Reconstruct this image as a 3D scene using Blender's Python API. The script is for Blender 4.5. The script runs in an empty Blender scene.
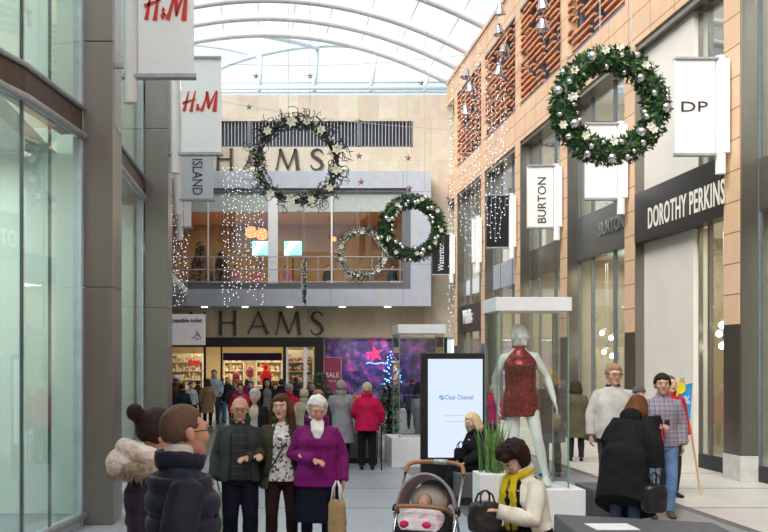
WORLD, SUN, EXPO, LWIN, RSH, SUNROT = 0.95, 6.2, 0.40, 120, 60, (0.61, -0.70, 0)
import bpy, math, random
from mathutils import Vector, Matrix, noise
R = math.radians
random.seed(7)
scene = bpy.context.scene
COL = scene.collection
F = 1000.0; VX = 258.0; HY = 361.0; CH = 2.0      # focal length in px, corridor axis column, eye level row, eye height

def P(x, y, Z):
    return Vector(((x - VX) * Z / F, Z, CH + (HY - y) * Z / F))

# ------------------------------------------------------------------ materials
def newmat(name):
    m = bpy.data.materials.new(name); m.use_nodes = True
    nt = m.node_tree; nt.nodes.clear()
    out = nt.nodes.new('ShaderNodeOutputMaterial')
    return m, nt, out

def mat(name, col, rough=0.6, metal=0.0, var=0.12, scale=8.0, bump=0.0, bscale=60.0, stretch=None, sheen=0.0, spec=0.5, coat=0.0):
    m, nt, out = newmat(name)
    b = nt.nodes.new('ShaderNodeBsdfPrincipled')
    tc = nt.nodes.new('ShaderNodeTexCoord')
    vec = tc.outputs['Object']
    if stretch:
        mp = nt.nodes.new('ShaderNodeMapping'); mp.inputs['Scale'].default_value = stretch
        nt.links.new(vec, mp.inputs['Vector']); vec = mp.outputs['Vector']
    nz = nt.nodes.new('ShaderNodeTexNoise'); nz.inputs['Scale'].default_value = scale; nz.inputs['Detail'].default_value = 4
    nt.links.new(vec, nz.inputs['Vector'])
    rp = nt.nodes.new('ShaderNodeValToRGB')
    rp.color_ramp.elements[0].position = 0.3; rp.color_ramp.elements[1].position = 0.7
    c = Vector(col)
    rp.color_ramp.elements[0].color = (*(c * (1 - var)), 1); rp.color_ramp.elements[1].color = (*(c * (1 + var)), 1)
    nt.links.new(nz.outputs['Fac'], rp.inputs['Fac']); nt.links.new(rp.outputs['Color'], b.inputs['Base Color'])
    b.inputs['Roughness'].default_value = rough; b.inputs['Metallic'].default_value = metal
    b.inputs['Specular IOR Level'].default_value = spec
    if sheen: b.inputs['Sheen Weight'].default_value = sheen
    if coat: b.inputs['Coat Weight'].default_value = coat
    if bump:
        n2 = nt.nodes.new('ShaderNodeTexNoise'); n2.inputs['Scale'].default_value = bscale
        nt.links.new(vec, n2.inputs['Vector'])
        bp = nt.nodes.new('ShaderNodeBump'); bp.inputs['Strength'].default_value = bump; bp.inputs['Distance'].default_value = 0.02
        nt.links.new(n2.outputs['Fac'], bp.inputs['Height']); nt.links.new(bp.outputs['Normal'], b.inputs['Normal'])
    nt.links.new(b.outputs[0], out.inputs[0])
    return m

def emit(name, col, st):
    m, nt, out = newmat(name)
    e = nt.nodes.new('ShaderNodeEmission'); e.inputs[0].default_value = (*col, 1); e.inputs[1].default_value = st
    nt.links.new(e.outputs[0], out.inputs[0]); return m

def glass(name, tint=(0.93, 0.97, 0.95), r0=0.04, rough=0.0):
    """clear pane: Schlick reflectance from the angle of view, the same from either face"""
    m, nt, out = newmat(name); N = nt.nodes.new; L = nt.links.new
    t = N('ShaderNodeBsdfTransparent'); t.inputs[0].default_value = (*tint, 1)
    g = N('ShaderNodeBsdfGlossy'); g.inputs['Roughness'].default_value = rough; g.inputs[0].default_value = (1, 1, 1, 1)
    ge = N('ShaderNodeNewGeometry'); d = N('ShaderNodeVectorMath'); d.operation = 'DOT_PRODUCT'; L(ge.outputs['Normal'], d.inputs[0]); L(ge.outputs['Incoming'], d.inputs[1])
    a = N('ShaderNodeMath'); a.operation = 'ABSOLUTE'; L(d.outputs['Value'], a.inputs[0])
    b = N('ShaderNodeMath'); b.operation = 'SUBTRACT'; b.inputs[0].default_value = 1; b.use_clamp = True; L(a.outputs[0], b.inputs[1])
    p = N('ShaderNodeMath'); p.operation = 'POWER'; p.inputs[1].default_value = 5; L(b.outputs[0], p.inputs[0])
    f = N('ShaderNodeMath'); f.operation = 'MULTIPLY_ADD'; f.inputs[1].default_value = 1 - r0; f.inputs[2].default_value = r0; f.use_clamp = True; L(p.outputs[0], f.inputs[0])
    mx = N('ShaderNodeMixShader'); L(f.outputs[0], mx.inputs[0]); L(t.outputs[0], mx.inputs[1]); L(g.outputs[0], mx.inputs[2]); L(mx.outputs[0], out.inputs[0]); return m

def brickmat(name, c1, c2, mortar, bw, bh, axis, ms=0.012, rough=0.7, offset=0.5):
    """tile / brick courses; axis = which two object axes carry (u, v)"""
    m, nt, out = newmat(name)
    b = nt.nodes.new('ShaderNodeBsdfPrincipled'); b.inputs['Roughness'].default_value = rough
    tc = nt.nodes.new('ShaderNodeTexCoord'); sp = nt.nodes.new('ShaderNodeSeparateXYZ'); cb = nt.nodes.new('ShaderNodeCombineXYZ')
    nt.links.new(tc.outputs['Object'], sp.inputs[0])
    nt.links.new(sp.outputs[axis[0]], cb.inputs[0]); nt.links.new(sp.outputs[axis[1]], cb.inputs[1])
    br = nt.nodes.new('ShaderNodeTexBrick'); br.offset = offset
    br.inputs['Color1'].default_value = (*c1, 1); br.inputs['Color2'].default_value = (*c2, 1); br.inputs['Mortar'].default_value = (*mortar, 1)
    br.inputs['Scale'].default_value = 1.0; br.inputs['Mortar Size'].default_value = ms; br.inputs['Brick Width'].default_value = bw
    br.inputs['Row Height'].default_value = bh; br.inputs['Mortar Smooth'].default_value = 0.3
    nt.links.new(cb.outputs[0], br.inputs['Vector'])
    nz = nt.nodes.new('ShaderNodeTexNoise'); nz.inputs['Scale'].default_value = 3; nz.inputs['Detail'].default_value = 6
    nt.links.new(tc.outputs['Object'], nz.inputs['Vector'])
    mx = nt.nodes.new('ShaderNodeMix'); mx.data_type = 'RGBA'; mx.blend_type = 'OVERLAY'; mx.inputs[0].default_value = 0.25
    nt.links.new(br.outputs['Color'], mx.inputs[6]); nt.links.new(nz.outputs['Color'], mx.inputs[7])
    nt.links.new(mx.outputs[2], b.inputs['Base Color']); nt.links.new(b.outputs[0], out.inputs[0])
    return m

def plaidmat(name, base, lines, sc=14, dark=None):
    m, nt, out = newmat(name)
    b = nt.nodes.new('ShaderNodeBsdfPrincipled'); b.inputs['Roughness'].default_value = 0.85
    tc = nt.nodes.new('ShaderNodeTexCoord'); sp = nt.nodes.new('ShaderNodeSeparateXYZ'); nt.links.new(tc.outputs['Object'], sp.inputs[0])
    last = None
    cur = nt.nodes.new('ShaderNodeRGB'); cur.outputs[0].default_value = (*base, 1); cur = cur.outputs[0]
    for (ax, k, ph, wd, c) in lines:
        a = nt.nodes.new('ShaderNodeMath'); a.operation = 'MULTIPLY_ADD'; a.inputs[1].default_value = sc * k; a.inputs[2].default_value = ph
        nt.links.new(sp.outputs[ax], a.inputs[0])
        fr = nt.nodes.new('ShaderNodeMath'); fr.operation = 'FRACT'; nt.links.new(a.outputs[0], fr.inputs[0])
        lt = nt.nodes.new('ShaderNodeMath'); lt.operation = 'LESS_THAN'; lt.inputs[1].default_value = wd; nt.links.new(fr.outputs[0], lt.inputs[0])
        ml = nt.nodes.new('ShaderNodeMath'); ml.operation = 'MULTIPLY'; ml.inputs[1].default_value = 0.75; nt.links.new(lt.outputs[0], ml.inputs[0])
        mx = nt.nodes.new('ShaderNodeMix'); mx.data_type = 'RGBA'; nt.links.new(ml.outputs[0], mx.inputs[0]); nt.links.new(cur, mx.inputs[6]); mx.inputs[7].default_value = (*c, 1)
        cur = mx.outputs[2]
    nt.links.new(cur, b.inputs['Base Color']); nt.links.new(b.outputs[0], out.inputs[0]); return m

def speckle(name, base, c2, c3, scale=60, rough=0.7, lo=0.42, hi=0.6, metal=0.0, emis=0.0, bump=0.0):
    m, nt, out = newmat(name)
    b = nt.nodes.new('ShaderNodeBsdfPrincipled'); b.inputs['Roughness'].default_value = rough; b.inputs['Metallic'].default_value = metal
    tc = nt.nodes.new('ShaderNodeTexCoord'); v = nt.nodes.new('ShaderNodeTexVoronoi'); v.inputs['Scale'].default_value = scale
    nt.links.new(tc.outputs['Object'], v.inputs['Vector'])
    s = nt.nodes.new('ShaderNodeSeparateColor'); nt.links.new(v.outputs['Color'], s.inputs[0])
    rp = nt.nodes.new('ShaderNodeValToRGB'); rp.color_ramp.interpolation = 'CONSTANT'
    rp.color_ramp.elements[0].color = (*base, 1); rp.color_ramp.elements[1].position = lo; rp.color_ramp.elements[1].color = (*c2, 1)
    e = rp.color_ramp.elements.new(hi); e.color = (*c3, 1)
    nt.links.new(s.outputs[0], rp.inputs['Fac']); nt.links.new(rp.outputs['Color'], b.inputs['Base Color'])
    if emis:
        nt.links.new(rp.outputs['Color'], b.inputs['Emission Color']); b.inputs['Emission Strength'].default_value = emis
    if bump:
        bp = nt.nodes.new('ShaderNodeBump'); bp.inputs['Strength'].default_value = bump
        nt.links.new(s.outputs[1], bp.inputs['Height']); nt.links.new(bp.outputs['Normal'], b.inputs['Normal'])
    nt.links.new(b.outputs[0], out.inputs[0]); return m

_mc = {}
def cloth(col, rough=0.85, bump=0.25, var=0.15, key=None):
    k = (tuple(round(c, 3) for c in col), rough)
    if k not in _mc:
        _mc[k] = mat('fabric_%02d' % len(_mc), col, rough=rough, var=var, scale=9, bump=bump, bscale=45, spec=0.12)
    return _mc[k]

M = {}
M['steel'] = mat('brushed_steel', (0.30, 0.285, 0.265), rough=0.34, metal=0.85, var=0.14, scale=1.4, stretch=(1, 1, 0.25), bump=0.03, bscale=300)
M['steel_r'] = mat('brushed_steel_right', (0.27, 0.25, 0.22), rough=0.28, metal=0.9, var=0.2, scale=1.2, stretch=(1, 1, 0.3), bump=0.03, bscale=300)
M['brown_steel'] = mat('brown_steel', (0.085, 0.065, 0.055), rough=0.4, metal=0.5, var=0.1)
M['rail'] = mat('grey_rail', (0.42, 0.44, 0.47), rough=0.4, metal=0.4)
M['blue_frame'] = mat('pale_blue_frame', (0.50, 0.58, 0.68), rough=0.45)
M['white'] = mat('white_paint', (0.78, 0.79, 0.80), rough=0.5, var=0.03)
M['banner'] = mat('white_banner', (0.90, 0.90, 0.94), rough=0.55, var=0.02)
M['banner_w'] = mat('white_banner_warm', (0.80, 0.79, 0.76), rough=0.55, var=0.02)
M['cream'] = mat('cream_plaster', (0.74, 0.69, 0.62), rough=0.7, var=0.04, scale=1.5)
M['black'] = mat('black_paint', (0.012, 0.012, 0.014), rough=0.35, var=0.1)
M['dark'] = mat('dark_interior', (0.03, 0.028, 0.03), rough=0.8)
M['grey_panel'] = brickmat('grey_cladding', (0.40, 0.43, 0.48), (0.42, 0.45, 0.50), (0.25, 0.27, 0.3), 3.0, 3.0, (0, 2), ms=0.02, rough=0.5, offset=0)
M['frame_grey'] = mat('dark_grey_frame', (0.13, 0.14, 0.16), rough=0.5)
M['ochre'] = brickmat('orange_terracotta', (0.66, 0.43, 0.27), (0.72, 0.48, 0.31), (0.22, 0.13, 0.08), 1.2, 0.52, (1, 2), ms=0.012, offset=0.0)
M['ochre_f'] = brickmat('orange_terracotta_front', (0.66, 0.43, 0.27), (0.72, 0.48, 0.31), (0.22, 0.13, 0.08), 1.2, 0.52, (0, 2), ms=0.012, offset=0.0)
M['stone'] = brickmat('beige_stone', (0.47, 0.41, 0.31), (0.56, 0.50, 0.40), (0.40, 0.34, 0.26), 0.85, 1.75, (0, 2), ms=0.008, offset=0.35)
M['stone2'] = brickmat('olive_beige_stone', (0.40, 0.34, 0.24), (0.46, 0.39, 0.28), (0.28, 0.23, 0.16), 0.7, 3.0, (0, 2), ms=0.008, offset=0.0)
M['slat'] = mat('terracotta_slat', (0.62, 0.25, 0.11), rough=0.6, var=0.3, scale=3)
M['glass_l'] = glass('green_glass', (0.90, 0.96, 0.93), .05)
M['glass'] = glass('clear_glass', (0.94, 0.97, 0.96), .04)
M['glass_r'] = glass('shop_glass', (0.94, 0.97, 0.95), .05)
M['glass_v'] = glass('vitrine_glass', (0.965, 0.985, 0.975), .03)
M['glass_roof'] = glass('roof_glass', (0.97, 0.985, 1.0), .03)
M['roofsteel'] = mat('white_roof_steel', (0.66, 0.68, 0.70), rough=0.5, var=0.05)
M['roofbar'] = mat('pale_roof_bar', (0.50, 0.58, 0.60), rough=0.5, var=0.05)
M['silver'] = mat('silver', (0.75, 0.75, 0.77), rough=0.15, metal=1.0, var=0.03)
M['chrome'] = mat('chrome', (0.6, 0.6, 0.62), rough=0.2, metal=1.0, var=0.03)
M['wire'] = mat('wire', (0.45, 0.46, 0.48), rough=0.4, metal=0.3)
M['ltext'] = mat('dark_lettering', (0.05, 0.035, 0.03), rough=0.4)
M['red'] = mat('red_lettering', (0.62, 0.035, 0.02), rough=0.5, var=0.02)
M['navytext'] = mat('navy_lettering', (0.03, 0.05, 0.09), rough=0.5)
M['bulb'] = emit('white_bulb', (0.85, 0.93, 1.0), 2.2)
M['lamp'] = emit('shop_lamp', (1.0, 0.93, 0.8), 9.0)
M['wlamp'] = emit('warm_lamp', (1.0, 0.74, 0.38), 9.0)
M['ceil_light'] = emit('ceiling_light', (1.0, 0.92, 0.76), 2.6)
M['grey_bench'] = mat('grey_upholstery', (0.085, 0.088, 0.095), rough=0.5, var=0.08)
M['leaf'] = mat('dark_green_leaf', (0.030, 0.085, 0.028), rough=0.45, var=0.5, scale=20)
M['leaf2'] = mat('fresh_green_leaf', (0.10, 0.21, 0.05), rough=0.5, var=0.4, scale=20)
M['petal'] = mat('cream_petal', (0.80, 0.78, 0.66), rough=0.6, var=0.05)
M['twig'] = mat('dark_twig', (0.045, 0.038, 0.045), rough=0.7)
M['frost'] = mat('frosted_leaf', (0.60, 0.64, 0.62), rough=0.5, var=0.4, scale=20)
M['skin'] = mat('skin_pale', (0.60, 0.36, 0.27), rough=0.5, var=0.07, scale=12)
M['skin2'] = mat('skin_ruddy', (0.58, 0.31, 0.22), rough=0.5, var=0.08, scale=12)
M['skin3'] = mat('skin_tan', (0.46, 0.26, 0.17), rough=0.5, var=0.08, scale=12)
M['mannequin'] = mat('white_mannequin', (0.74, 0.78, 0.76), rough=0.25, var=0.02)
M['sclera'] = mat('eye_white', (0.7, 0.68, 0.65), rough=0.3, var=0.02)
M['iris'] = mat('eye_iris', (0.03, 0.025, 0.02), rough=0.2)
M['lips'] = mat('lips', (0.42, 0.12, 0.10), rough=0.45, var=0.03)

# ------------------------------------------------------------------ mesh builder
class MB:
    def __init__(s): s.v = []; s.f = []; s.mi = []; s.cur = 0; s.pc = []
    def add(s, vs, fs):
        vs = list(vs); s.pc.append((vs, fs)); b = len(s.v); s.v.extend([tuple(v) for v in vs]); s.f.extend([tuple(i + b for i in f) for f in fs]); s.mi.extend([s.cur] * len(fs)); return s
    def box(s, x0, x1, y0, y1, z0, z1):
        vs = [(x, y, z) for z in (z0, z1) for y in (y0, y1) for x in (x0, x1)]
        return s.add(vs, [(0, 2, 3, 1), (4, 5, 7, 6), (0, 1, 5, 4), (2, 6, 7, 3), (0, 4, 6, 2), (1, 3, 7, 5)])
    def obox(s, c, ax, ay, az):
        c, ax, ay, az = map(Vector, (c, ax, ay, az))
        vs = [c + ax * i + ay * j + az * k for k in (-1, 1) for j in (-1, 1) for i in (-1, 1)]
        return s.add(vs, [(0, 2, 3, 1), (4, 5, 7, 6), (0, 1, 5, 4), (2, 6, 7, 3), (0, 4, 6, 2), (1, 3, 7, 5)])
    def prism(s, pts, z0, z1):
        n = len(pts)
        vs = [(x, y, z0) for x, y in pts] + [(x, y, z1) for x, y in pts]
        fs = [tuple(reversed(range(n))), tuple(range(n, 2 * n))] + [(i, (i + 1) % n, n + (i + 1) % n, n + i) for i in range(n)]
        return s.add(vs, fs)
    def wallseg(s, a, b, z0, z1, t):
        a = Vector(a); b = Vector(b); d = (b - a).normalized(); n = Vector((-d.y, d.x)) * t
        return s.prism([a, b, b + n, a + n], z0, z1)
    def tube(s, pts, rad, n=10, ref=(1, 0, 0), cap=True, close=False):
        pts = [Vector(p) for p in pts]; m = len(pts)
        if not isinstance(rad, (list, tuple)): rad = [rad] * m
        rad = [(r, r) if not isinstance(r, (list, tuple)) else r for r in rad]
        ref = Vector(ref); vs = []; fs = []; pu = None
        for i, p in enumerate(pts):
            if close: t = pts[(i + 1) % m] - pts[i - 1]
            else: t = pts[min(i + 1, m - 1)] - pts[max(i - 1, 0)]
            if t.length < 1e-9: t = Vector((0, 0, 1))
            t.normalize()
            base = ref if pu is None else pu
            u = base - t * base.dot(t)
            if u.length < 1e-4: u = t.orthogonal()
            u.normalize(); w = t.cross(u); pu = u
            for k in range(n):
                a = 2 * math.pi * k / n
                vs.append(p + u * (rad[i][0] * math.cos(a)) + w * (rad[i][1] * math.sin(a)))
        mm = m if close else m - 1
        for i in range(mm):
            for k in range(n):
                j = (i + 1) % m; fs.append((i * n + k, i * n + (k + 1) % n, j * n + (k + 1) % n, j * n + k))
        if cap and not close:
            vs.append(pts[0]); vs.append(pts[-1]); c0 = m * n; c1 = c0 + 1
            for k in range(n):
                fs.append((c0, (k + 1) % n, k)); fs.append((c1, (m - 1) * n + k, (m - 1) * n + (k + 1) % n))
        return s.add(vs, fs)
    def ell(s, c, r, T=None, n=12, k=8):
        c = Vector(c); r = (r, r, r) if not isinstance(r, (list, tuple)) else r
        vs = [(0, 0, 1)]; fs = []
        for i in range(1, k):
            a = math.pi * i / k
            for j in range(n):
                b = 2 * math.pi * j / n; vs.append((math.sin(a) * math.cos(b), math.sin(a) * math.sin(b), math.cos(a)))
        vs.append((0, 0, -1)); L = len(vs) - 1
        for j in range(n):
            fs.append((0, 1 + j, 1 + (j + 1) % n)); fs.append((L, 1 + (k - 2) * n + (j + 1) % n, 1 + (k - 2) * n + j))
            for i in range(k - 2):
                a0 = 1 + i * n; a1 = a0 + n; fs.append((a0 + j, a1 + j, a1 + (j + 1) % n, a0 + (j + 1) % n))
        o = [c + Vector((v[0] * r[0], v[1] * r[1], v[2] * r[2])) for v in vs]
        if T is not None: o = [T @ p for p in o]
        return s.add(o, fs)
    def lathe(s, prof, c=(0, 0, 0), n=20):
        vs = []; fs = []; m = len(prof)
        for r, z in prof:
            for k in range(n):
                a = 2 * math.pi * k / n; vs.append((c[0] + r * math.cos(a), c[1] + r * math.sin(a), c[2] + z))
        for i in range(m - 1):
            for k in range(n): fs.append((i * n + k, i * n + (k + 1) % n, (i + 1) * n + (k + 1) % n, (i + 1) * n + k))
        fs.append(tuple(reversed(range(n)))); fs.append(tuple(range((m - 1) * n, m * n)))
        return s.add(vs, fs)
    def quad(s, a, b, c, d): return s.add([a, b, c, d], [(0, 1, 2, 3)])
    def leaf(s, p, d, up, L, W):
        p = Vector(p); d = Vector(d).normalized(); w = d.cross(Vector(up))
        if w.length < 1e-3: w = d.orthogonal()
        w.normalize(); n = w.cross(d)
        return s.add([p, p + d * L * .5 + w * W * .5 + n * W * .15, p + d * L, p + d * L * .5 - w * W * .5 + n * W * .15, p + d * L * .5], [(0, 1, 4), (1, 2, 4), (2, 3, 4), (3, 0, 4)])
    def build(s, name, m, parent=None, smooth=False, bevel=0.0, mods=None):
        me = bpy.data.meshes.new(name); me.from_pydata(s.v, [], s.f)
        for x in (m if isinstance(m, (list, tuple)) else [m]): me.materials.append(x)
        if any(s.mi): me.polygons.foreach_set('material_index', s.mi)
        if smooth: me.polygons.foreach_set('use_smooth', [True] * len(me.polygons))
        me.update()
        o = bpy.data.objects.new(name, me); COL.objects.link(o)
        if parent is not None: o.parent = parent
        if bevel:
            bv = o.modifiers.new('bevel', 'BEVEL'); bv.width = bevel; bv.segments = 2; bv.limit_method = 'ANGLE'
        if mods: mods(o)
        return o

def each(mb, name, m, parent=None, **k):
    out = []
    for vs, fs in mb.pc:
        q = MB(); q.add(vs, fs); out.append(q.build(name, m, parent, **k))
    return out
def tag(o, label, cat, group=None, kind=None):
    o['label'] = label; o['category'] = cat
    if group: o['group'] = group
    if kind: o['kind'] = kind
    return o
def thing(name, label, cat, loc=(0, 0, 0), rz=0.0, group=None):
    o = bpy.data.objects.new(name, None); COL.objects.link(o); o.empty_display_size = 0.1
    o.location = loc; o.rotation_euler = (0, 0, rz); return tag(o, label, cat, group)
def struct(name, mb, m, parent=None, **k):
    o = mb.build(name, m, parent, **k); o['kind'] = 'structure'; return o
def copy_tree(o, parent=None):
    c = o.copy(); COL.objects.link(c)
    if parent is not None: c.parent = parent
    for ch in list(o.children): copy_tree(ch, c)
    return c

def text_mesh(body, size=1.0, extrude=0.01, sx=1.0, bold=0.0, spacing=1.0, align='LEFT'):
    cu = bpy.data.curves.new('t', 'FONT'); cu.body = body; cu.size = size; cu.extrude = extrude; cu.offset = bold
    cu.space_character = spacing; cu.align_x = align; cu.resolution_u = 3
    ob = bpy.data.objects.new('t', cu); COL.objects.link(ob)
    dg = bpy.context.evaluated_depsgraph_get()
    me = bpy.data.meshes.new_from_object(ob.evaluated_get(dg))
    bpy.data.objects.remove(ob); bpy.data.curves.remove(cu)
    for v in me.vertices: v.co.x *= sx
    return me
def put_mesh(name, me, m, origin, xd, yd, parent=None, fit=None):
    """place a flat mesh: local x -> xd, y -> yd. fit=(w,h) rescales its bounds, origin = lower left corner"""
    if fit:
        xs = [v.co.x for v in me.vertices]; ys = [v.co.y for v in me.vertices]
        x0, x1, y0, y1 = min(xs), max(xs), min(ys), max(ys)
        for v in me.vertices:
            v.co.x = (v.co.x - x0) / (x1 - x0) * fit[0]; v.co.y = (v.co.y - y0) / (y1 - y0) * fit[1]
    xd = Vector(xd).normalized(); yd = Vector(yd).normalized(); zd = xd.cross(yd)
    me.transform(Matrix(((xd.x, yd.x, zd.x, origin[0]), (xd.y, yd.y, zd.y, origin[1]), (xd.z, yd.z, zd.z, origin[2]), (0, 0, 0, 1))))
    me.materials.clear(); me.materials.append(m)
    o = bpy.data.objects.new(name, me); COL.objects.link(o)
    if parent is not None: o.parent = parent
    return o
def strokes_mesh(strokes, t=0.02):
    """strokes: lists of (x, y, width) points -> extruded flat ribbons"""
    mb = MB()
    for st in strokes:
        L = []; Rr = []
        for i, (x, y, w) in enumerate(st):
            a = Vector(st[max(i - 1, 0)][:2]); b = Vector(st[min(i + 1, len(st) - 1)][:2]); d = (b - a).normalized(); n = Vector((-d.y, d.x)) * w / 2
            L.append(Vector((x, y)) + n); Rr.append(Vector((x, y)) - n)
        n = len(st); vs = []
        for z in (-t, t):
            vs += [(p.x, p.y, z) for p in L] + [(p.x, p.y, z) for p in Rr]
        fs = []
        for i in range(n - 1):
            fs.append((2 * n + i, 3 * n + i, 3 * n + i + 1, 2 * n + i + 1)); fs.append((i, i + 1, n + i + 1, n + i))
            fs.append((i, 2 * n + i, 2 * n + i + 1, i + 1)); fs.append((n + i, n + i + 1, 3 * n + i + 1, 3 * n + i))
        fs.append((0, n, 3 * n, 2 * n)); fs.append((n - 1, 3 * n - 1, 4 * n - 1, 2 * n - 1)[::-1])
        mb.add(vs, fs)
    me = bpy.data.meshes.new('s'); me.from_pydata(mb.v, [], mb.f); me.update(); return me
# ------------------------------------------------------------------ camera, world, light
cam = bpy.data.cameras.new('camera'); camo = bpy.data.objects.new('camera', cam); COL.objects.link(camo)
camo.location = (0, 0, CH); camo.rotation_euler = (R(90), 0, 0)
cam.sensor_width = 36; cam.lens = 36 * F / 768; cam.shift_x = (384 - VX) / 768; cam.shift_y = (HY - 266) / 768
cam.clip_end = 400; cam.clip_start = 0.05
scene.camera = camo
w = bpy.data.worlds.new('sky'); scene.world = w; w.use_nodes = True
nt = w.node_tree; bg = nt.nodes['Background']
tc = nt.nodes.new('ShaderNodeTexCoord'); nz = nt.nodes.new('ShaderNodeTexNoise'); nz.inputs['Scale'].default_value = 3.5; nz.inputs['Detail'].default_value = 5
rp = nt.nodes.new('ShaderNodeValToRGB'); rp.color_ramp.elements[0].position = 0.35; rp.color_ramp.elements[1].position = 0.62
rp.color_ramp.elements[0].color = (0.72, 0.84, 1.0, 1); rp.color_ramp.elements[1].color = (0.95, 0.98, 1.0, 1)
nt.links.new(tc.outputs['Generated'], nz.inputs['Vector']); nt.links.new(nz.outputs['Fac'], rp.inputs['Fac']); nt.links.new(rp.outputs['Color'], bg.inputs['Color'])
bg.inputs['Strength'].default_value = WORLD
def light(kind, loc, energy, col=(1, 1, 1), size=1.0, rot=(0, 0, 0), sy=None, name='light'):
    l = bpy.data.lights.new(name, kind); l.energy = energy; l.color = col
    if kind == 'AREA':
        l.size = size
        if sy: l.shape = 'RECTANGLE'; l.size_y = sy
    elif kind == 'SUN': l.angle = size
    else: l.shadow_soft_size = size
    o = bpy.data.objects.new(name, l); COL.objects.link(o); o.location = loc; o.rotation_euler = rot; return o
light('SUN', (0, 0, 30), SUN, (1.0, 0.97, 0.93), R(50), SUNROT, name='bright_overcast_sun')
scene.view_settings.view_transform = 'Standard'; scene.view_settings.look = 'None'; scene.view_settings.gamma = 1
scene.view_settings.exposure = EXPO; scene.view_settings.use_curve_mapping = False
scene.cycles.transparent_max_bounces = 32; scene.cycles.max_bounces = 8; scene.cycles.sample_clamp_indirect = 6

ZF = 42.3; XR = 8.0; PZ = [11.95, 16.6, 21.25, 25.9, 30.55, 35.3, 40.2]   # pier fronts along the right side
ZTOP = 13.65

# ------------------------------------------------------------------ floor
def floormat():
    m, nt, out = newmat('paving'); L = nt.links.new; N = nt.nodes.new
    b = N('ShaderNodeBsdfPrincipled'); b.inputs['Roughness'].default_value = 0.38
    tc = N('ShaderNodeTexCoord'); sp = N('ShaderNodeSeparateXYZ'); L(tc.outputs['Object'], sp.inputs[0])
    mr = N('ShaderNodeMapRange'); mr.inputs[1].default_value = -4; mr.inputs[2].default_value = 10; L(sp.outputs[0], mr.inputs[0])
    rp = N('ShaderNodeValToRGB'); rp.color_ramp.interpolation = 'CONSTANT'
    zones = [(-4, (0.34, 0.365, 0.41)), (-1.50, (0.11, 0.115, 0.125)), (-1.05, (0.34, 0.365, 0.41)), (2.62, (0.14, 0.148, 0.165)), (3.3, (0.23, 0.235, 0.24)), (5.70, (0.12, 0.115, 0.11)), (5.86, (0.56, 0.52, 0.47))]
    el = rp.color_ramp.elements
    for i, (x, c) in enumerate(zones):
        e = el[i] if i < 1 else (el[1] if i == 1 else el.new(0.99))
        e.position = (x + 4) / 14; e.color = (*c, 1)
    L(mr.outputs[0], rp.inputs[0])
    def lines(ax, per, off, wd):
        a = N('ShaderNodeMath'); a.operation = 'MULTIPLY_ADD'; a.inputs[1].default_value = 1 / per; a.inputs[2].default_value = off; L(sp.outputs[ax], a.inputs[0])
        f = N('ShaderNodeMath'); f.operation = 'FRACT'; L(a.outputs[0], f.inputs[0])
        l = N('ShaderNodeMath'); l.operation = 'LESS_THAN'; l.inputs[1].default_value = wd / per; L(f.outputs[0], l.inputs[0]); return l.outputs[0]
    def mul(c, fac, k):
        mx = N('ShaderNodeMix'); mx.data_type = 'RGBA'; mx.blend_type = 'MULTIPLY'; L(fac, mx.inputs[0]); L(c, mx.inputs[6]); mx.inputs[7].default_value = (*k, 1); return mx.outputs[2]
    c = rp.outputs[0]
    c = mul(c, lines(1, 2.09, 0.5, 0.09), (0.42, 0.45, 0.5))
    c = mul(c, lines(1, 0.6967, 0.5, 0.015), (0.85, 0.86, 0.88))
    c = mul(c, lines(0, 1.2, 0.37, 0.02), (0.82, 0.83, 0.86))
    nz = N('ShaderNodeTexNoise'); nz.inputs['Scale'].default_value = 1.7; nz.inputs['Detail'].default_value = 6; L(tc.outputs['Object'], nz.inputs['Vector'])
    mx = N('ShaderNodeMix'); mx.data_type = 'RGBA'; mx.blend_type = 'OVERLAY'; mx.inputs[0].default_value = 0.22; L(c, mx.inputs[6]); L(nz.outputs['Color'], mx.inputs[7])
    L(mx.outputs[2], b.inputs['Base Color']); L(b.outputs[0], out.inputs[0]); return m
mb = MB(); mb.box(-9, 16, -24, 62, -0.2, 0.0)
fl = struct('floor', mb, floormat())

# ------------------------------------------------------------------ left shop front
LW = [(-3.3, 6.4), (-2.80, 8.7), (-2.56, 9.93), (-2.42, 10.38), (-2.135, 12.2)]
LB = [(-1.99, 13.0), (-1.92, 16.8)]
PIL = [(-2.135, -1.77, 12.2, 13.0), (-1.90, -1.51, 16.8, 17.6)]
for i in range(5):
    z0 = 21.5 + 4.66 * i
    if z0 < 41: PIL.append((-.092 * z0 - .38, -.092 * z0, z0, z0 + .7))
HB, HT = 4.71, 5.05
def path3(pl, z): return [Vector((x, y, z)) for x, y in pl]
walls_l = []
runs = [LW, LB] + [[(-.096 * PIL[i][3] - .12, PIL[i][3]), (-.096 * (PIL[i + 1][2] if i + 1 < len(PIL) else ZF) - .12, PIL[i + 1][2] if i + 1 < len(PIL) else ZF)] for i in range(1, len(PIL))]
wl = MB()
for r in runs:
    for a, b in zip(r[:-1], r[1:]): wl.wallseg(a, b, 9.4, ZTOP, 0.4)
wl.box(-3.6, -2.2, 6.4, 6.5, 9.4, ZTOP)
wl.box(-3.8, -3.4, -24, 6.4, 0, ZTOP); struct('wall_left', wl, M['stone2'])
bw = MB(); bw.box(XR, XR + .6, -23.6, 4, 0, ZTOP); struct('wall_right_rear', bw, M['ochre']); bw = MB(); bw.box(-3.8, XR + .6, -24, -23.6, 0, ZTOP); struct('wall_back', bw, M['stone'])
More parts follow.
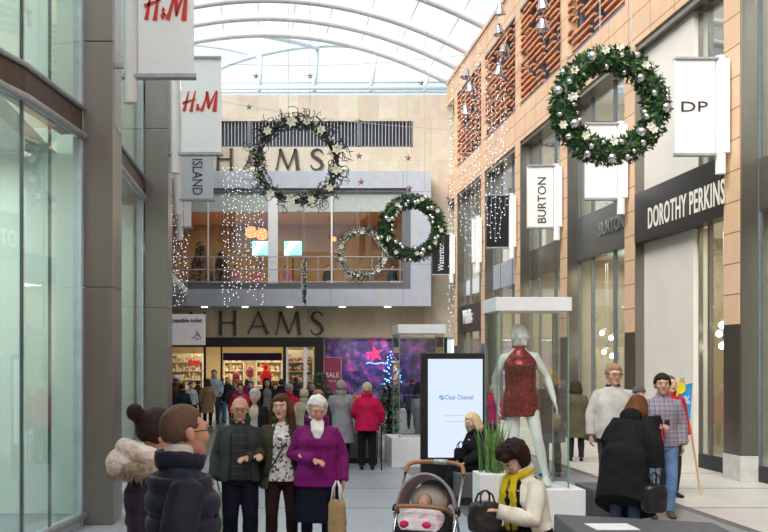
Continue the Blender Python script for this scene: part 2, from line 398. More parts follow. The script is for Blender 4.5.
for i, r in enumerate(runs[:3]):
    root = thing('shop_window', ['large curved green-tinted shop window nearest on the left', 'narrow green-tinted shop window between the two steel pillars on the left', 'shop window behind the second steel pillar on the left'][i], 'window', (0, 0, 0))
    b1 = MB(); b2 = MB(); b3 = MB(); g1 = MB(); g2 = MB(); fr = MB(); kick = MB()
    off = Vector((0.03, 0))
    for a, b in zip(r[:-1], r[1:]):
        b1.wallseg(a, b, HB + .06, HT, 0.28)
        g1.wallseg(Vector(a), Vector(b), 0.12, HB, 0.012)
        g2.wallseg(Vector(a), Vector(b), HT, 9.4, 0.012)
        kick.wallseg(a, b, 0.0, 0.12, 0.12)
    b2.tube([Vector((x + .02, y, HB + .02)) for x, y in r], .05, n=8)
    b2.tube([Vector((x + .02, y, HT + .02)) for x, y in r], .03, n=8)
    b2.tube([Vector((x + .02, y, 0.12)) for x, y in r], .045, n=8)
    e = r[-1]
    fr.box(e[0] - .10, e[0] + .0, e[1] - .11, e[1], 0, HB); fr.box(e[0] - .10, e[0] + .0, e[1] - .11, e[1], HT, 9.4)
    kick.build('plinth', M['blue_frame'], root)
    b1.build('transom_band', M['brown_steel'], root, bevel=.005)
    each(b2, 'rail', M['rail'], root, smooth=True)
    g1.build('lower_glazing', M['glass_l'], root); g2.build('upper_glazing', M['glass_l'], root)
    each(fr, 'window_frame', M['blue_frame'], root)
    sl = MB()
    if i == 0:
        for px, zz in ((22, 10.32), (50, 11.2)):
            X = (px - VX) * zz / F
            sl.box(X - .02, X + .012, zz - .02, zz + .02, .12, HB); sl.box(X - .02, X + .012, zz - .02, zz + .02, HT, 9.4)
        each(sl, 'mullion', M['frame_grey'], root)
# display boards and back room behind the left glass
bk = MB()
bk.box(-7.0, -6.9, 6.4, ZF, 0, ZTOP); bk.box(-7, -4.2, ZF - .1, ZF, 0, ZTOP); bk.box(-7, -3.3, 6.2, 6.4, 0, ZTOP)
bk.box(-7, -2.9, 6.4, ZF, 9.4, 9.6)
bk.box(-7, -2.9, 6.4, ZF, 4.75, 5.0)
struct('wall_shop_left', bk, mat('shop_wall', (0.50, 0.58, 0.54), rough=.8, var=.03))
pb = mat('pale_board', (0.72, 0.80, 0.75), rough=.8, var=.06, scale=.8)
for k, (x0, x1, y) in enumerate(((-6.8, -2.30, 13.0), (-6.8, -2.15, 17.3))):
    for z0, z1, nm in ((0.02, 4.7, 'ground floor'), (5.05, 9.35, 'upper floor')):
        bd = MB(); bd.box(x0, x1, y, y + .06, z0, z1)
        tag(bd.build('display_board', pb), 'pale %s partition behind the %s on the left' % (nm, ['large curved window', 'narrow window between the steel pillars'][k]), 'partition')
for (x, y, z, e, sy) in ((-4.2, 10.5, 4.6, LWIN, 3.5), (-4.2, 10.5, 9.2, LWIN, 3.5), (-3.8, 15.2, 4.6, LWIN * .8, 3), (-3.8, 15.2, 9.2, LWIN * .8, 3)):
    light('AREA', (x, y, z), e, (0.93, 1, 0.97), 2.6, sy=sy, name='window_light')

lab = ['nearest brushed steel pillar beside the large left window', 'second brushed steel pillar on the left, by the toilet sign'] + ['steel pillar further along the left shop fronts'] * 9
for i, (x0, x1, y0, y1) in enumerate(PIL):
    root = thing('pillar', lab[i], 'pillar', ((x0 + x1) / 2, y0, 0), group=None if i < 2 else 'further left pillars')
    a = MB(); hw = (x1 - x0) / 2
    cuts = [0.0, 2.9, 5.9, 8.8, ZTOP]
    for z0, z1 in zip(cuts[:-1], cuts[1:]): a.box(-hw, hw, 0, y1 - y0, z0 + .004, z1 - .004)
    a.build('cladding', M['steel'], root, bevel=.008)
    if i < 2:
        s = MB(); s.box(hw, hw + .006, .1, y1 - y0 - .05, 4.9, 12); s.build('joint_strip', M['rail'], root)

# ------------------------------------------------------------------ right building: piers, beam, parapet
XG = 8.32
plab = ['steel and terracotta pier nearest on the right, beyond the frame', 'nearest steel and orange terracotta pier, right of the DOROTHY PERKINS sign', 'pier of steel and orange tile between the BURTON and DOROTHY PERKINS signs',
        'pier of steel and orange tile carrying the white BURTON banner', 'pier of steel and orange tile carrying the black hanging banner', 'orange and steel pier right of the small Wallis shop sign', 'farthest orange and steel pier beside the black Waterstones banner']
PW = 0.58
for i, z in enumerate(PZ):
    root = thing('pier', plab[i], 'pillar', (XR, z, 0))
    a = MB(); a.box(0.0, 0.10, 0.02, PW, 2.62, 8.7); a.build('terracotta_cladding', M['ochre'], root)
    a = MB(); a.box(0.01, 0.36, -0.02, 0.02, 0.42, 8.7); a.box(.10, .36, .02, PW, 0.42, 8.7); a.box(0.0, .1, .02, PW, .42, 2.62)
    a.build('steel_cladding', M['steel_r'], root, bevel=.006)
    a = MB(); a.box(-.012, .375, -.035, PW + .01, 0, .42); a.build('stone_base', mat('pale_stone_base', (.52, .50, .47), rough=.6) if i == 0 else bpy.data.materials['pale_stone_base'], root, bevel=.006)
BB, BT, LT = 8.70, 9.75, 12.75
wr_ = MB()
wr_.box(XR, XR + .6, 4, ZF, BB, BT)
wr_.box(XR, XR + .6, 4, ZF, LT, ZTOP)
bays = []
edges = PZ + [ZF]
for i, z in enumerate(PZ):
    wr_.box(XR, XR + .45, z, z + .55, BT, LT)
    z1 = PZ[i + 1] if i + 1 < len(PZ) else ZF
    bays.append((z + .55, z1))
wr_.box(XR + .45, XR + .6, 4, ZF, BT, LT)
struct('wall_right', wr_, M['ochre'])
sf = MB(); sf.box(XR + .05, XG + .2, 4, ZF, BB - .12, BB); struct('trim_1', sf, M['steel_r'])
for i, (z0, z1) in enumerate(bays):
    if i == len(bays) - 1: continue
    ords = ['nearest', 'second nearest', 'third nearest', 'fourth nearest', 'fifth nearest', 'farthest']
    root = thing('louvre_screen', ords[i] + ' of the high terracotta slat screens on the right building', 'screen', (XR, z0, BT))
    L = z1 - z0; rnd = random.Random(i + 3)
    fr = MB(); fr.box(.28, .40, 0, L, 0, LT - BT); fr.build('backing', mat('dark_recess', (.035, .05, .085), rough=.6) if i == 0 else bpy.data.materials['dark_recess'], root)
    fr = MB(); fr.box(.0, .28, 0, L, 0, .07); fr.box(.0, .28, 0, L, LT - BT - .07, LT - BT)
    k = int(L / .68)
    for j in range(1, k): fr.box(.13, .18, j * L / k - .03, j * L / k + .03, .07, LT - BT - .07)
    fr.build('frame', M['frame_grey'], root)
    s = MB(); rows = 15; h = (LT - BT - .14) / rows
    for r in range(rows):
        zc = .07 + (r + .5) * h
        segs = 2 * k
        for j in range(segs):
            if rnd.random() < (.34 if (r + j) % 2 else .14): continue
            a = j * L / segs; s.box(.015, .10, a + .01, a + L / segs - .01, zc - .034, zc + .028)
    s.build('slats', M['slat'], root)

# glazing of the right shops, interior rooms
ic = mat('shop_interior_beige', (0.56, 0.50, 0.40), rough=.75, var=.05, scale=1)
rm = MB(); rm.box(13.5, 13.7, 4, ZF, 0, 8.7); rm.box(8.35, 13.5, 4, 4.1, 0, 8.7)
for i, z in enumerate(PZ): rm.box(XR + .37, 13.5, z + .2, z + .35, 0, 8.7)
struct('wall_shops_right', rm, ic)
ce = MB(); ce.box(XG + .05, 13.5, 4, ZF, 4.62, 5.2); ce.box(XG + .05, 13.5, 4, ZF, 8.7, 8.8)
struct('ceiling', ce, M['white'])
glab = ['shop window right of the nearest terracotta pier', 'tall shop window under and above the DOROTHY PERKINS sign', 'tall shop window under and above the BURTON fascia', 'shop window behind the mannequin case', 'shop window under the black hanging banner', 'shop window above and below the Wallis fascia', 'narrow last shop window beside the far wall']
for i, z in enumerate(PZ):
    z0 = z + PW; z1 = PZ[i + 1] if i + 1 < len(PZ) else ZF
    root = thing('shop_window', glab[i], 'window', (XG, z0, 0))
    L = z1 - z0
    g = MB(); a0 = 0.0
    a1 = L
    if i == 1: a1 = 1.65          # glass next to the pier, cream panel beyond
    g.box(0, .012, 0.0, a1, .26, 4.55); g.build('lower_glazing', M['glass_r'], root)
    g = MB(); g.box(0, .012, 0, a1 if i == 1 else L, 5.3, 8.55); g.build('upper_glazing', M['glass_r'], root)
    g = MB(); g.box(-.03, .08, 0, a1, 0, .26); g.build('plinth', M['dark'], root)
    f = MB()
    for t in (0.0, .36, .74, 1.0):
        y = a1 * t; f.box(-.03, .05, max(y - .035, 0), min(y + .035, a1), .26, 8.55)
    each(f, 'mullion', M['frame_grey'] if i != 1 else M['steel'], root)
    if i not in (1, 2, 5):
        f = MB(); f.box(-.02, .1, 0, L, 4.5, 5.35); f.build('spandrel', M['steel_r'] if i != 4 else M['grey_panel'], root)
cp = MB(); cp.box(XR + .2, XR + .5, PZ[1] + PW + 1.65, PZ[2] - .02, 0, 4.5); cp.box(XR + .2, XR + .5, PZ[1] + PW + 1.65, PZ[2] - .02, 5.5, 8.6)
struct('wall_panel_cream', cp, M['cream'])
cp = MB(); cp.box(XG + .2, XG + .3, 13.5, 17.1, 0, 4.5); cp.box(XG + .2, XG + .3, 13.5, 17.1, 5.3, 8.6)
struct('wall_panel_near', cp, M['cream'])
bpm = mat('beige_backdrop', (.60, .54, .42), rough=.7, var=.12, scale=.7, stretch=(1, 2.5, .3))
for i in range(1, len(PZ)):
    z1 = (PZ[i + 1] if i + 1 < len(PZ) else ZF) - .5
    for za, zb_, nm in ((.03, 4.3, 'ground floor'), (5.25, 8.5, 'upper floor')):
        if i == 6: continue
        q = MB(); q.box(10.3, 10.36, PZ[i] + .9, z1, za, zb_)
        tag(q.build('display_board', bpm), 'beige %s partition inside the %s on the right' % (nm, ['', 'DOROTHY PERKINS shop', 'BURTON shop', 'shop behind the mannequin case', 'shop by the black hanging banner', 'Wallis shop'][i]), 'partition')
for i in range(1, len(PZ)):
    zc = PZ[i] + 2.6
    light('AREA', (9.4, zc, 4.45), RSH, (1.0, .88, .66), 1.4, sy=3.2, name='shop_ceiling_light')
    light('AREA', (9.4, zc, 8.6), RSH * .4, (1.0, .97, .92), 1.4, sy=3.2, name='upper_ceiling_light')
light('AREA', (9.3, 15, 4.4), 80, (1.0, .88, .66), 1, sy=3, name='shop_ceiling_light')
# downlights seen as glowing discs in the shops
dl = None; k = 0
for (x, y, Z) in ((602, 333, 25.2), (611, 338, 24.6), (604, 352, 25.0), (612, 356, 24.4), (722, 325, 18.3), (719, 334, 18.9), (722, 346, 18.4), (638, 356, 25.5)):
    p = P(x, y, Z); 
    o = thing('spotlight', 'small round white spotlight glowing inside the right shop windows', 'spotlight', p, group='spotlights in the right shops')
    a = MB(); a.ell((0, 0, 0), (.06, .06, .06)); a.build('bulb', M['lamp'], o, smooth=True)
    a = MB(); a.tube([(0.02, 0.02, 0.02), (0.12, .08, .1)], [.07, .04]); a.tube([(.12, .08, .1), (.12, .08, 4.55 - p.z)], .008, n=6); a.build('housing', M['white'], o, smooth=True)

# shop fascia signs on the right
yN = PZ[1] + PW; yF = PZ[2]
root = thing('fascia_sign', 'long black shop fascia with lit white DOROTHY PERKINS lettering', 'sign', (XR, yN, 4.49))
a = MB(); a.box(-.02, .30, 0, yF - yN - .05, 0, 1.04); a.build('sign_board', M['black'], root, bevel=.01)
lw = emit('lit_letters', (1.0, .96, .82), .62)
def dorothy():
    me = text_mesh('DOROTHY PERKINS', 1, .004, bold=.012, spacing=1.08)
    y0 = 8000 / (650.5 - VX); y1 = 8000 / (727.5 - VX)
    zb = .22; zt = .66
    return put_mesh('lettering', me, lw, (-.05, y0 - yN, .20), (0, -1, 0), (0, 0, 1), root, fit=(y0 - y1, .43))
dorothy()
yN = PZ[2] + PW; yF = PZ[3]
root = thing('fascia_sign', 'grey metal shop fascia with dark BURTON lettering', 'sign', (XG, yN, 4.57))
a = MB(); a.box(-.08, .2, 0, yF - yN, 0, 1.1); a.build('sign_board', mat('grey_fascia', (.14, .145, .15), rough=.35, metal=.5), root, bevel=.01)
y0 = 8240 / (600.5 - VX); y1 = 8240 / (626 - VX)
put_mesh('lettering', text_mesh('BURTON', 1, .008, bold=.02), mat('dark_metal_letter', (.30, .30, .31), rough=.35, metal=.6), (-.12, y0 - yN, .42), (0, -1, 0), (0, 0, 1), root, fit=(y0 - y1, .34))
yN = PZ[5] + PW; yF = PZ[6]
root = thing('fascia_sign', 'small dark shop fascia with white Wallis lettering, far right', 'sign', (XG, yN, 3.15))
a = MB(); a.box(-.14, .1, 0, yF - yN, .0, 1.05); a.build('sign_board', M['brown_steel'], root, bevel=.01)
put_mesh('lettering', text_mesh('Wallis', 1, .02, bold=.04), M['white'], (-.17, 3.9, .30), (0, -1, 0), (0, 0, 1), root, fit=(1.7, .55))

# ------------------------------------------------------------------ hanging banners
def banner(label, px, Zb, side, m, xw=.68, zb=5.5, zt=7.12, polex=None, letters=None, zpole=None):
    """side=-1 left wall (sign hangs to the right of its pole), +1 right wall"""
    root = thing('hanging_banner', label, 'banner', (polex, Zb, zb))
    h = zt - zb; d = -side
    x0 = .10 * d; x1 = x0 + d * xw
    lo, hi = min(x0, x1), max(x0, x1)
    a = MB(); a.box(lo, hi, -.03, .03, .02, h - .02); a.build('sign_panel', m, root, bevel=.004)
    a = MB(); a.box(min(lo, -.1), hi + .03 * (d > 0), -.07, .07, -.03, .02); a.box(min(lo, -.1), max(hi, .1), -.07, .07, h - .02, h + .02); each(a, 'bracket', M['rail'], root, bevel=.004)
    a = MB(); a.tube([(0, 0, -.33), (0, 0, h + (.3 if side < 0 else .05))], .085, n=16); a.build('pole', M['white'], root, smooth=False)
    a = MB(); sx = -d
    a.box(min(0, sx * .25), max(0, sx * .25), -.03, .03, .1, .16); a.box(min(0, sx * .25), max(0, sx * .25), -.03, .03, h - .16, h - .1); each(a, 'fixing_arm', M['rail'], root)
    if side > 0:
        a = MB(); a.box(-.03, .12, -.09, .02, .02, h - .02); a.build('housing', M['banner_w'], root, bevel=.004)
    if letters: letters(root, lo, hi, h)
    return root
HM = [[(.10, 1.0, .03), (.02, .55, .06), (-.10, 0, .10)], [(.40, 1.02, .03), (.30, .55, .06), (.20, -.02, .11)], [(-.16, .40, .09), (.12, .50, .06), (.42, .60, .02)],
      [(.55, .28, .05), (.49, .36, .04), (.47, .28, .05), (.52, .18, .05), (.53, .08, .05), (.46, .04, .05), (.43, .12, .04), (.50, .20, .04), (.60, .12, .04)],
      [(.90, .95, .03), (.82, .5, .06), (.66, 0, .10)], [(.90, .98, .08), (.95, .5, .11), (.96, .12, .05)], [(1.30, 1.0, .03), (1.12, .55, .06), (.96, .12, .05)], [(1.34, 1.02, .04), (1.28, .5, .09), (1.22, -.02, .13)]]
HM = [[(x, y, w_ * 1.45) for x, y, w_ in st_] for st_ in HM]
def hm_letters(zrel, hh, xc, s):
    def f(root, lo, hi, h):
        me = strokes_mesh(HM, .006)
        put_mesh('lettering', me, M['red'], ((lo + hi) / 2 + xc, -.036, zrel), (1, 0, 0), (0, 0, 1), root, fit=(s, hh))
        for v in me.vertices: v.co.x -= s / 2
    return f
# the strokes mesh depth axis: rescale only x and y (fit) so thickness stays small
banner('big white hanging banner with red brush lettering, cropped by the top edge', 0, 12.3, -1, M['banner'], polex=-1.57, letters=hm_letters(.67, .44, .0, .54))
banner('smaller white hanging banner with red brush lettering on the second steel pillar', 0, 16.9, -1, M['banner'], polex=-1.40, letters=hm_letters(.70, .36, -.02, .60))
def vert_text(t, m, zr, L, hgt, xo, up=True, bold=.0):
    def f(root, lo, hi, h):
        me = text_mesh(t, 1, .004, bold=bold)
        if up: put_mesh('lettering', me, m, ((lo + hi) / 2 + xo + hgt / 2, -.036, zr), (0, 0, 1), (-1, 0, 0), root, fit=(L, hgt))
        else: put_mesh('lettering', me, m, ((lo + hi) / 2 + xo - hgt / 2, -.036, zr + L), (0, 0, -1), (1, 0, 0), root, fit=(L, hgt))
    return f
banner('white hanging banner with vertical navy ISLAND lettering', 0, 21.7, -1, mat('pale_blue_banner', (.66, .71, .80), rough=.6, var=.02), polex=-1.75, letters=vert_text('RIVER ISLAND', M['navytext'], .10, 1.45, .22, 0, up=False))
banner('plain white hanging banner pole farthest along the left wall', 0, 26.2, -1, M['banner'], polex=-1.75 - .3, xw=.2)
def dp_letters(root, lo, hi, h):
    put_mesh('lettering', text_mesh('DP', 1, .004, bold=.0), M['ltext'], (lo + .10, -.036, .72), (1, 0, 0), (0, 0, 1), root, fit=(.45, .17))
banner('white hanging banner with black DP lettering, nearest on the right', 0, 16.95, 1, M['banner_w'], polex=7.84, letters=dp_letters)
banner('blank white hanging banner seen behind the big green wreath', 0, 21.6, 1, M['banner_w'], polex=7.84)
banner('white hanging banner with vertical black BURTON lettering', 0, 26.25, 1, M['banner_w'], polex=7.84, letters=vert_text('BURTON', M['ltext'], .12, 1.2, .22, .04))
banner('black hanging banner behind the light strings on the right', 0, 30.9, 1, M['black'], polex=7.84)
banner('narrow white hanging banner behind the light strings above the Wallis fascia', 0, 35.65, 1, M['banner_w'], polex=7.84, xw=.12)
banner('black hanging banner with vertical white Waterstones lettering', 0, 40.5, 1, M['black'], polex=7.84, letters=vert_text('Waterstones', M['white'], .15, 1.35, .24, 0))
# toilet sign
root = thing('toilet_sign', 'white square sign reading accessible toilet with a wheelchair symbol', 'sign', P(167, 345, 18.2))
W_, H_ = .70, .56
a = MB(); a.box(0, W_, -.03, .03, 0, H_); a.build('sign_board', M['banner'], root, bevel=.004)
a = MB(); a.box(-.06, .0, -.04, .04, -.03, H_ + .03); a.build('bracket', M['rail'], root)
put_mesh('lettering', text_mesh('accessible toilet', 1, .004, bold=.02), M['navytext'], (.02, -.036, .41), (1, 0, 0), (0, 0, 1), root, fit=(.62, .075))
wc = [[(.55, .95, .10), (.60, .95, .10)], [(.55, .80, .09), (.62, .45, .10), (.85, .42, .08), (.95, .15, .08)], [(.58, .62, .07), (.80, .60, .06)],
      [(.50, .55, .06), (.36, .40, .06), (.34, .22, .06), (.46, .08, .06), (.64, .06, .06), (.76, .20, .06)], [(.36, .30, .06), (.12, .26, .06), (.02, .14, .06)]]
put_mesh('wheelchair_symbol', strokes_mesh(wc, .005), M['navytext'], (.45, -.036, .09), (1, 0, 0), (0, 0, 1), root, fit=(.17, .20))
# ------------------------------------------------------------------ far department store front
def U(x, Z=ZF): return (x - VX) * Z / F
def V(y, Z=ZF): return CH + (HY - y) * Z / F
ZB = 41.3
XL, XE = -7.0, XR + .6
zl = V(121), V(147)
wf = MB()
zt = V(95)
wf.box(XL, XE, ZF, ZF + .4, zl[0], zt); wf.box(U(413), XE, ZF, ZF + .4, zl[1], zl[0]); wf.box(XL, XE, ZF, ZF + .4, V(190), zl[1])
wf.box(U(425), XE, ZF, ZF + .4, 3.0, V(190))
struct('wall_far', wf, M['stone'])
wf2 = MB(); wf2.box(XL, U(425), ZF, ZF + .4, 3.0, 4.4)
struct('wall_far_fascia', wf2, M['stone2'])
# high louvred window
root = thing('louvred_window', 'long dark window with thin pale vertical bars high on the far wall', 'window', (0, ZF, zl[1]))
a = MB(); a.box(XL, U(413), .3, .38, 0, zl[0] - zl[1]); a.build('backing', mat('dark_blue_glass', (.05, .06, .075), rough=.25), root)
a = MB(); x = -3.6
while x < U(413) - .05:
    a.box(x, x + .03, .05, .12, 0, zl[0] - zl[1]); x += .145
a.build('bars', M['rail'], root)
a = MB(); a.box(U(413) - .08, U(413), 0, .2, 0, zl[0] - zl[1]); a.box(XL, U(413), 0, .2, -.0, .05)
for px in (249, 359): a.box(U(px) - .07, U(px) + .07, 0, .14, 0, zl[0] - zl[1])
a.build('frame', M['frame_grey'], root)
# glazed box: cladding around an opening
zb0, zb1 = V(306, ZB), V(171, ZB); ox0, ox1 = U(172, ZB) - 1.5, U(403, ZB); oz0, oz1 = V(283, ZB), V(192, ZB)
xb1 = U(431, ZB)
bx = MB()
bx.box(XL, xb1, ZB, ZB + .25, zb0, V(289, ZB)); bx.box(U(411, ZB), xb1, ZB, ZB + .25, V(289, ZB), zb1); bx.box(XL, U(411, ZB), ZB, ZB + .25, V(188, ZB), zb1)
bx.box(xb1 - .2, xb1, ZB + .25, ZF, zb0, zb1); bx.box(XL, xb1 - .2, ZB + .25, ZF, zb0, zb0 + .15); bx.box(XL, xb1 - .2, ZB + .25, ZF, zb1 - .15, zb1)
root = thing('projecting_window_box', 'grey clad box projecting over the far store entrance with a wide cafe window', 'window', (0, 0, 0))
bx.build('cladding', M['grey_panel'], root)
fr = MB(); fr.box(XL, U(411, ZB), ZB + .1, ZB + .3, V(289, ZB), oz0); fr.box(ox1, U(411, ZB), ZB + .1, ZB + .3, oz0, oz1 + .1); fr.box(XL, ox1, ZB + .1, ZB + .3, oz1, oz1 + .18)
fr.build('frame', M['frame_grey'], root)
fr = MB()
for px, w_ in ((273, .20), (332, .03), (208, .03)): fr.box(U(px, ZB) - w_, U(px, ZB) + w_, ZB + .15, ZB + .195, oz0, oz1)
each(fr, 'mullion', M['white'], root)
fr = MB(); fr.box(XL, ox1, ZB + .22, ZB + .24, oz0, oz1); fr.build('glazing', M['glass'], root)
fr = MB(); fr.box(XL, ox1, ZB + .20, ZB + .22, V(211, ZB), oz1); fr.build('frosted_transom', mat('frosted_glass', (.40, .46, .42), rough=.3), root)
fr = MB()
for yy in (257, 269.5, 282): fr.tube([(-4, ZB - .02, V(yy, ZB)), (ox1, ZB - .02, V(yy, ZB))], .022, n=6)
for px in (188, 214, 241, 262, 287, 318, 345, 372, 400): fr.tube([(U(px, ZB), ZB - .02, oz0), (U(px, ZB), ZB - .02, V(256, ZB))], .016, n=6)
each(fr, 'guard_rail', M['rail'], root)
for px in (204, 245, 290, 343, 389):
    o = MB(); o.box(U(px, ZB) - .13, U(px, ZB) + .13, ZB + .3, ZB + .5, zb0 - .04, zb0 + .01)
    tag(o.build('recessed_light', M['ceil_light']), 'small recessed light under the projecting grey box', 'light', 'recessed lights under the projecting box')
# cafe interior
ci = MB(); ci.box(XL, 7.0, 49.6, 49.8, 4.4, 10.0); ci.box(6.9, 7.05, ZF, 49.6, 4.4, 10.0); ci.box(XL, XL + .1, ZF, 49.6, 4.4, 10)
struct('wall_cafe', ci, mat('cafe_wall', (.28, .20, .12), rough=.8, var=.25, scale=.6))
cf = MB(); cf.box(XL, 7.0, ZF + .4, 49.8, 5.0, 5.15); struct('floor_cafe', cf, M['slat'])
cc = MB(); cc.box(XL, 7.0, ZF, 49.8, 8.75, 8.9); struct('ceiling_cafe', cc, mat('cafe_ceiling', (.42, .36, .27), rough=.8))
light('AREA', (1, 45.5, 8.65), 260, (1, .82, .58), 8, sy=4, name='cafe_light')
for (x, y) in ((216, 224), (203, 218), (209, 227), (300, 216), (381, 220), (356, 214), (330, 219), (245, 221)):
    o = MB(); p = P(x, y, 44.5); o.lathe([(.09, 0), (.09, .05)], (p.x, p.y, 8.68), 10)
    tag(o.build('downlight', M['lamp']), 'small round downlight in the cafe ceiling', 'light', 'downlights in the cafe ceiling')
for i, (x, y) in enumerate(((251, 232), (262, 234), (334, 239), (439, 0))):
    if x > 400: continue
    p = P(x, y, 44.0)
    o = thing('pendant_lamp', ['orange pendant lamp in the cafe left of the other', 'orange pendant lamp in the cafe, lower of the close pair', 'small amber pendant lamp in the right half of the cafe window'][i], 'lamp', p)
    r_ = .24 if i < 2 else .1
    a = MB(); a.lathe([(r_ * .5, r_), (r_, r_ * .5), (r_, -r_ * .7), (r_ * .7, -r_)], n=14); a.build('lamp_shade', emit('orange_lamp', (1, .33, .10), 1.4) if i == 0 else bpy.data.materials['orange_lamp'], o)
    a = MB(); a.tube([(0, 0, r_), (0, 0, 8.75 - p.z)], .012, n=5); a.build('cord', M['black'], o)
scr = speckle('cafe_screen_picture', (.25, .62, .60), (.55, .85, .82), (.75, .9, .9), 2.5, emis=.9)
for i, (x0, x1) in enumerate(((252, 270), (284, 302))):
    root = thing('wall_screen', ['lit turquoise picture screen left of the white mullion in the cafe', 'lit turquoise picture screen right of the white mullion in the cafe'][i], 'screen', (U(x0, 46), 46, V(255.5, 46)))
    w_ = (x1 - x0) * .046; h_ = 14.5 * .046
    a = MB(); a.box(0, w_, 0, .06, 0, h_); a.build('screen', scr, root)
    a = MB(); a.box(-.04, w_ + .04, .02, .1, -.04, h_ + .04); a.tube([(w_ / 2, .08, 0), (w_ / 2, .08, 5.15 - V(255.5, 46))], .04, n=6); a.build('stand', M['dark'], root)
rng = random.Random(5)
def tree(px, py, Z, h, r, label, base, mleaf, mb2):
    root = thing('christmas_tree', label, 'tree', (U(px, Z), Z, base))
    a = MB(); b_ = MB(); c_ = MB()
    a.tube([(0, 0, 0), (0, 0, h * .9)], [.05, .02], n=6)
    for i in range(900):
        t = rng.random() ** .7; z = h * (1 - t) * .93 + .12; rr = r * t * rng.uniform(.35, 1.0); an = rng.uniform(0, 6.283)
        b_.leaf((rr * math.cos(an), rr * math.sin(an), z), (math.cos(an), math.sin(an), rng.uniform(-.6, .2)), (0, 0, 1), .2, .09)
    for i in range(120):
        t = rng.random() ** .7; z = h * (1 - t) * .93 + .12; rr = r * t; an = rng.uniform(0, 6.283)
        c_.ell((rr * math.cos(an), rr * math.sin(an), z), .035, n=6, k=4)
    a.build('trunk', M['twig'], root); b_.build('foliage', mleaf, root); l = c_.build('baubles', mb2, root); l['kind'] = 'stuff'
tree(200, 0, 43.6, 2.1, .62, 'tall dark Christmas tree with purple and red baubles in the cafe window', 5.15, M['leaf'], mat('purple_bauble', (.35, .05, .22), rough=.2, metal=.6))
tree(221, 0, 43.4, 1.6, .5, 'shorter Christmas tree beside the tall one in the cafe window', 5.15, M['leaf'], mat('red_bauble', (.45, .04, .05), rough=.2, metal=.6))
# serif letters
def SER():
    T, t = .15, .06
    def fl(x, y0, y1, w): return [(x, y0, w * 1.35), (x, y0 + (y1 - y0) * .08, w), (x, (y0 + y1) / 2, w * .9), (x, y1 - (y1 - y0) * .08, w), (x, y1, w * 1.35)]
    return {
     'H': (.95, [fl(.12, 0, 1, T), fl(.80, 0, 1, T), [(.12, .52, t), (.80, .52, t)]]),
     'A': (1.0, [[(.02, 0, t * 1.5), (.08, .12, t), (.48, 1.02, t)], [(.46, 1.05, T * .7), (.84, .1, T), (.90, 0, T * 1.4)], [(.22, .36, t), (.72, .36, t)]]),
     'M': (1.2, [[(.02, 0, t * 1.6), (.06, .1, t), (.22, 1.0, t)], [(.20, 1.0, T), (.56, .06, T * .8)], [(.56, .03, t), (.90, 1.0, t)], [(.90, 1.0, T), (1.0, .1, T), (1.02, 0, T * 1.4)]]),
     'S': (.62, [[(.52, .80, t), (.46, .93, t * 1.2), (.32, 1.0, t * 1.1), (.16, .93, T * .7), (.09, .78, T * .9), (.16, .63, T), (.32, .52, T * 1.1), (.46, .38, T), (.52, .22, T * .9), (.44, .07, T * .7), (.28, 0, t * 1.1), (.12, .06, t * 1.1), (.05, .22, t)]]),
     'E': (.65, [fl(.12, 0, 1, T), [(.12, .97, t), (.56, .97, t)], [(.12, .52, t), (.48, .52, t)], [(.12, .03, t), (.58, .03, t)]]),
     'N': (1.0, [fl(.10, 0, 1, t * 1.4), fl(.86, 0, 1, t * 1.4), [(.08, 1.0, T), (.88, 0, T)]]),
     'B': (.7, [fl(.12, 0, 1, T), [(.12, .97, t), (.40, .95, t), (.52, .76, T * .8), (.40, .56, t), (.12, .54, t)], [(.40, .56, t), (.58, .40, t * 1.4), (.60, .22, T * .8), (.42, .03, t), (.12, .03, t)]]),
     'D': (.95, [fl(.12, 0, 1, T), [(.12, .97, t), (.45, .96, t), (.76, .78, T * .7), (.86, .5, T), (.76, .22, T * .7), (.45, .04, t), (.12, .03, t)]])}
SR = SER()
def letters(label, spec, yb, yt, Z, front):
    root = thing('store_sign', label, 'sign', (0, Z, V(yb, Z)))
    h = (yb - yt) * Z / F
    for ch, x0, x1 in spec:
        me = strokes_mesh(SR[ch][1], .03)
        put_mesh('letter', me, M['ltext'], (U(x0, Z), -.04, 0), (1, 0, 0), (0, 0, 1), root, fit=((x1 - x0) * Z / F, h))
letters('large dark HAMS lettering above the far store entrance', [('N', 189, 206), ('H', 218.5, 237), ('A', 247, 270), ('M', 275, 302), ('S', 310, 324)], 335.5, 311, ZF, 0)
letters('large dark lettering high on the far wall behind the twig wreath', [('B', 118, 131), ('E', 138, 151), ('N', 160, 178), ('H', 216, 233), ('A', 243, 264), ('M', 275, 300), ('S', 310, 324)], 170.5, 148.5, ZF, 0)
# ground floor entrance
ZE = ZF
lt = MB(); lt.box(XL, U(323.5), ZE - .02, ZE + .38, V(347), 3.0); struct('trim_2', lt, M['black'])
pr = MB()
pr.box(U(314.5), U(323.5), ZE - .05, ZE + .4, 0, V(347)); pr.box(U(203.5), U(206), ZE, ZE + .15, 0, V(347)); pr.box(U(220.5), U(222.5), ZE, ZE + .15, 0, V(347)); pr.box(U(283), U(286), ZE, ZE + .2, 0, V(347)); pr.box(U(438), XR, ZE - .02, ZE + .4, 0, 3.0)
struct('trim_3', pr, M['black'])
pr = MB(); pr.box(U(286), U(288.5), ZE, ZE + .12, 0, V(347)); pr.box(U(303.5), U(307), ZE, ZE + .12, 0, V(347)); struct('trim_4', pr, M['white'])
gl = MB(); gl.box(U(288.5), U(303.5), ZE + .05, ZE + .06, 0, V(347)); gl.box(U(307), U(314.5), ZE + .05, ZE + .06, 0, V(347)); struct('window_1', gl, M['glass'])
gl = MB(); gl.box(U(323.5), U(438), ZE + .05, ZE + .06, .3, V(335)); struct('window_2', gl, M['glass'])
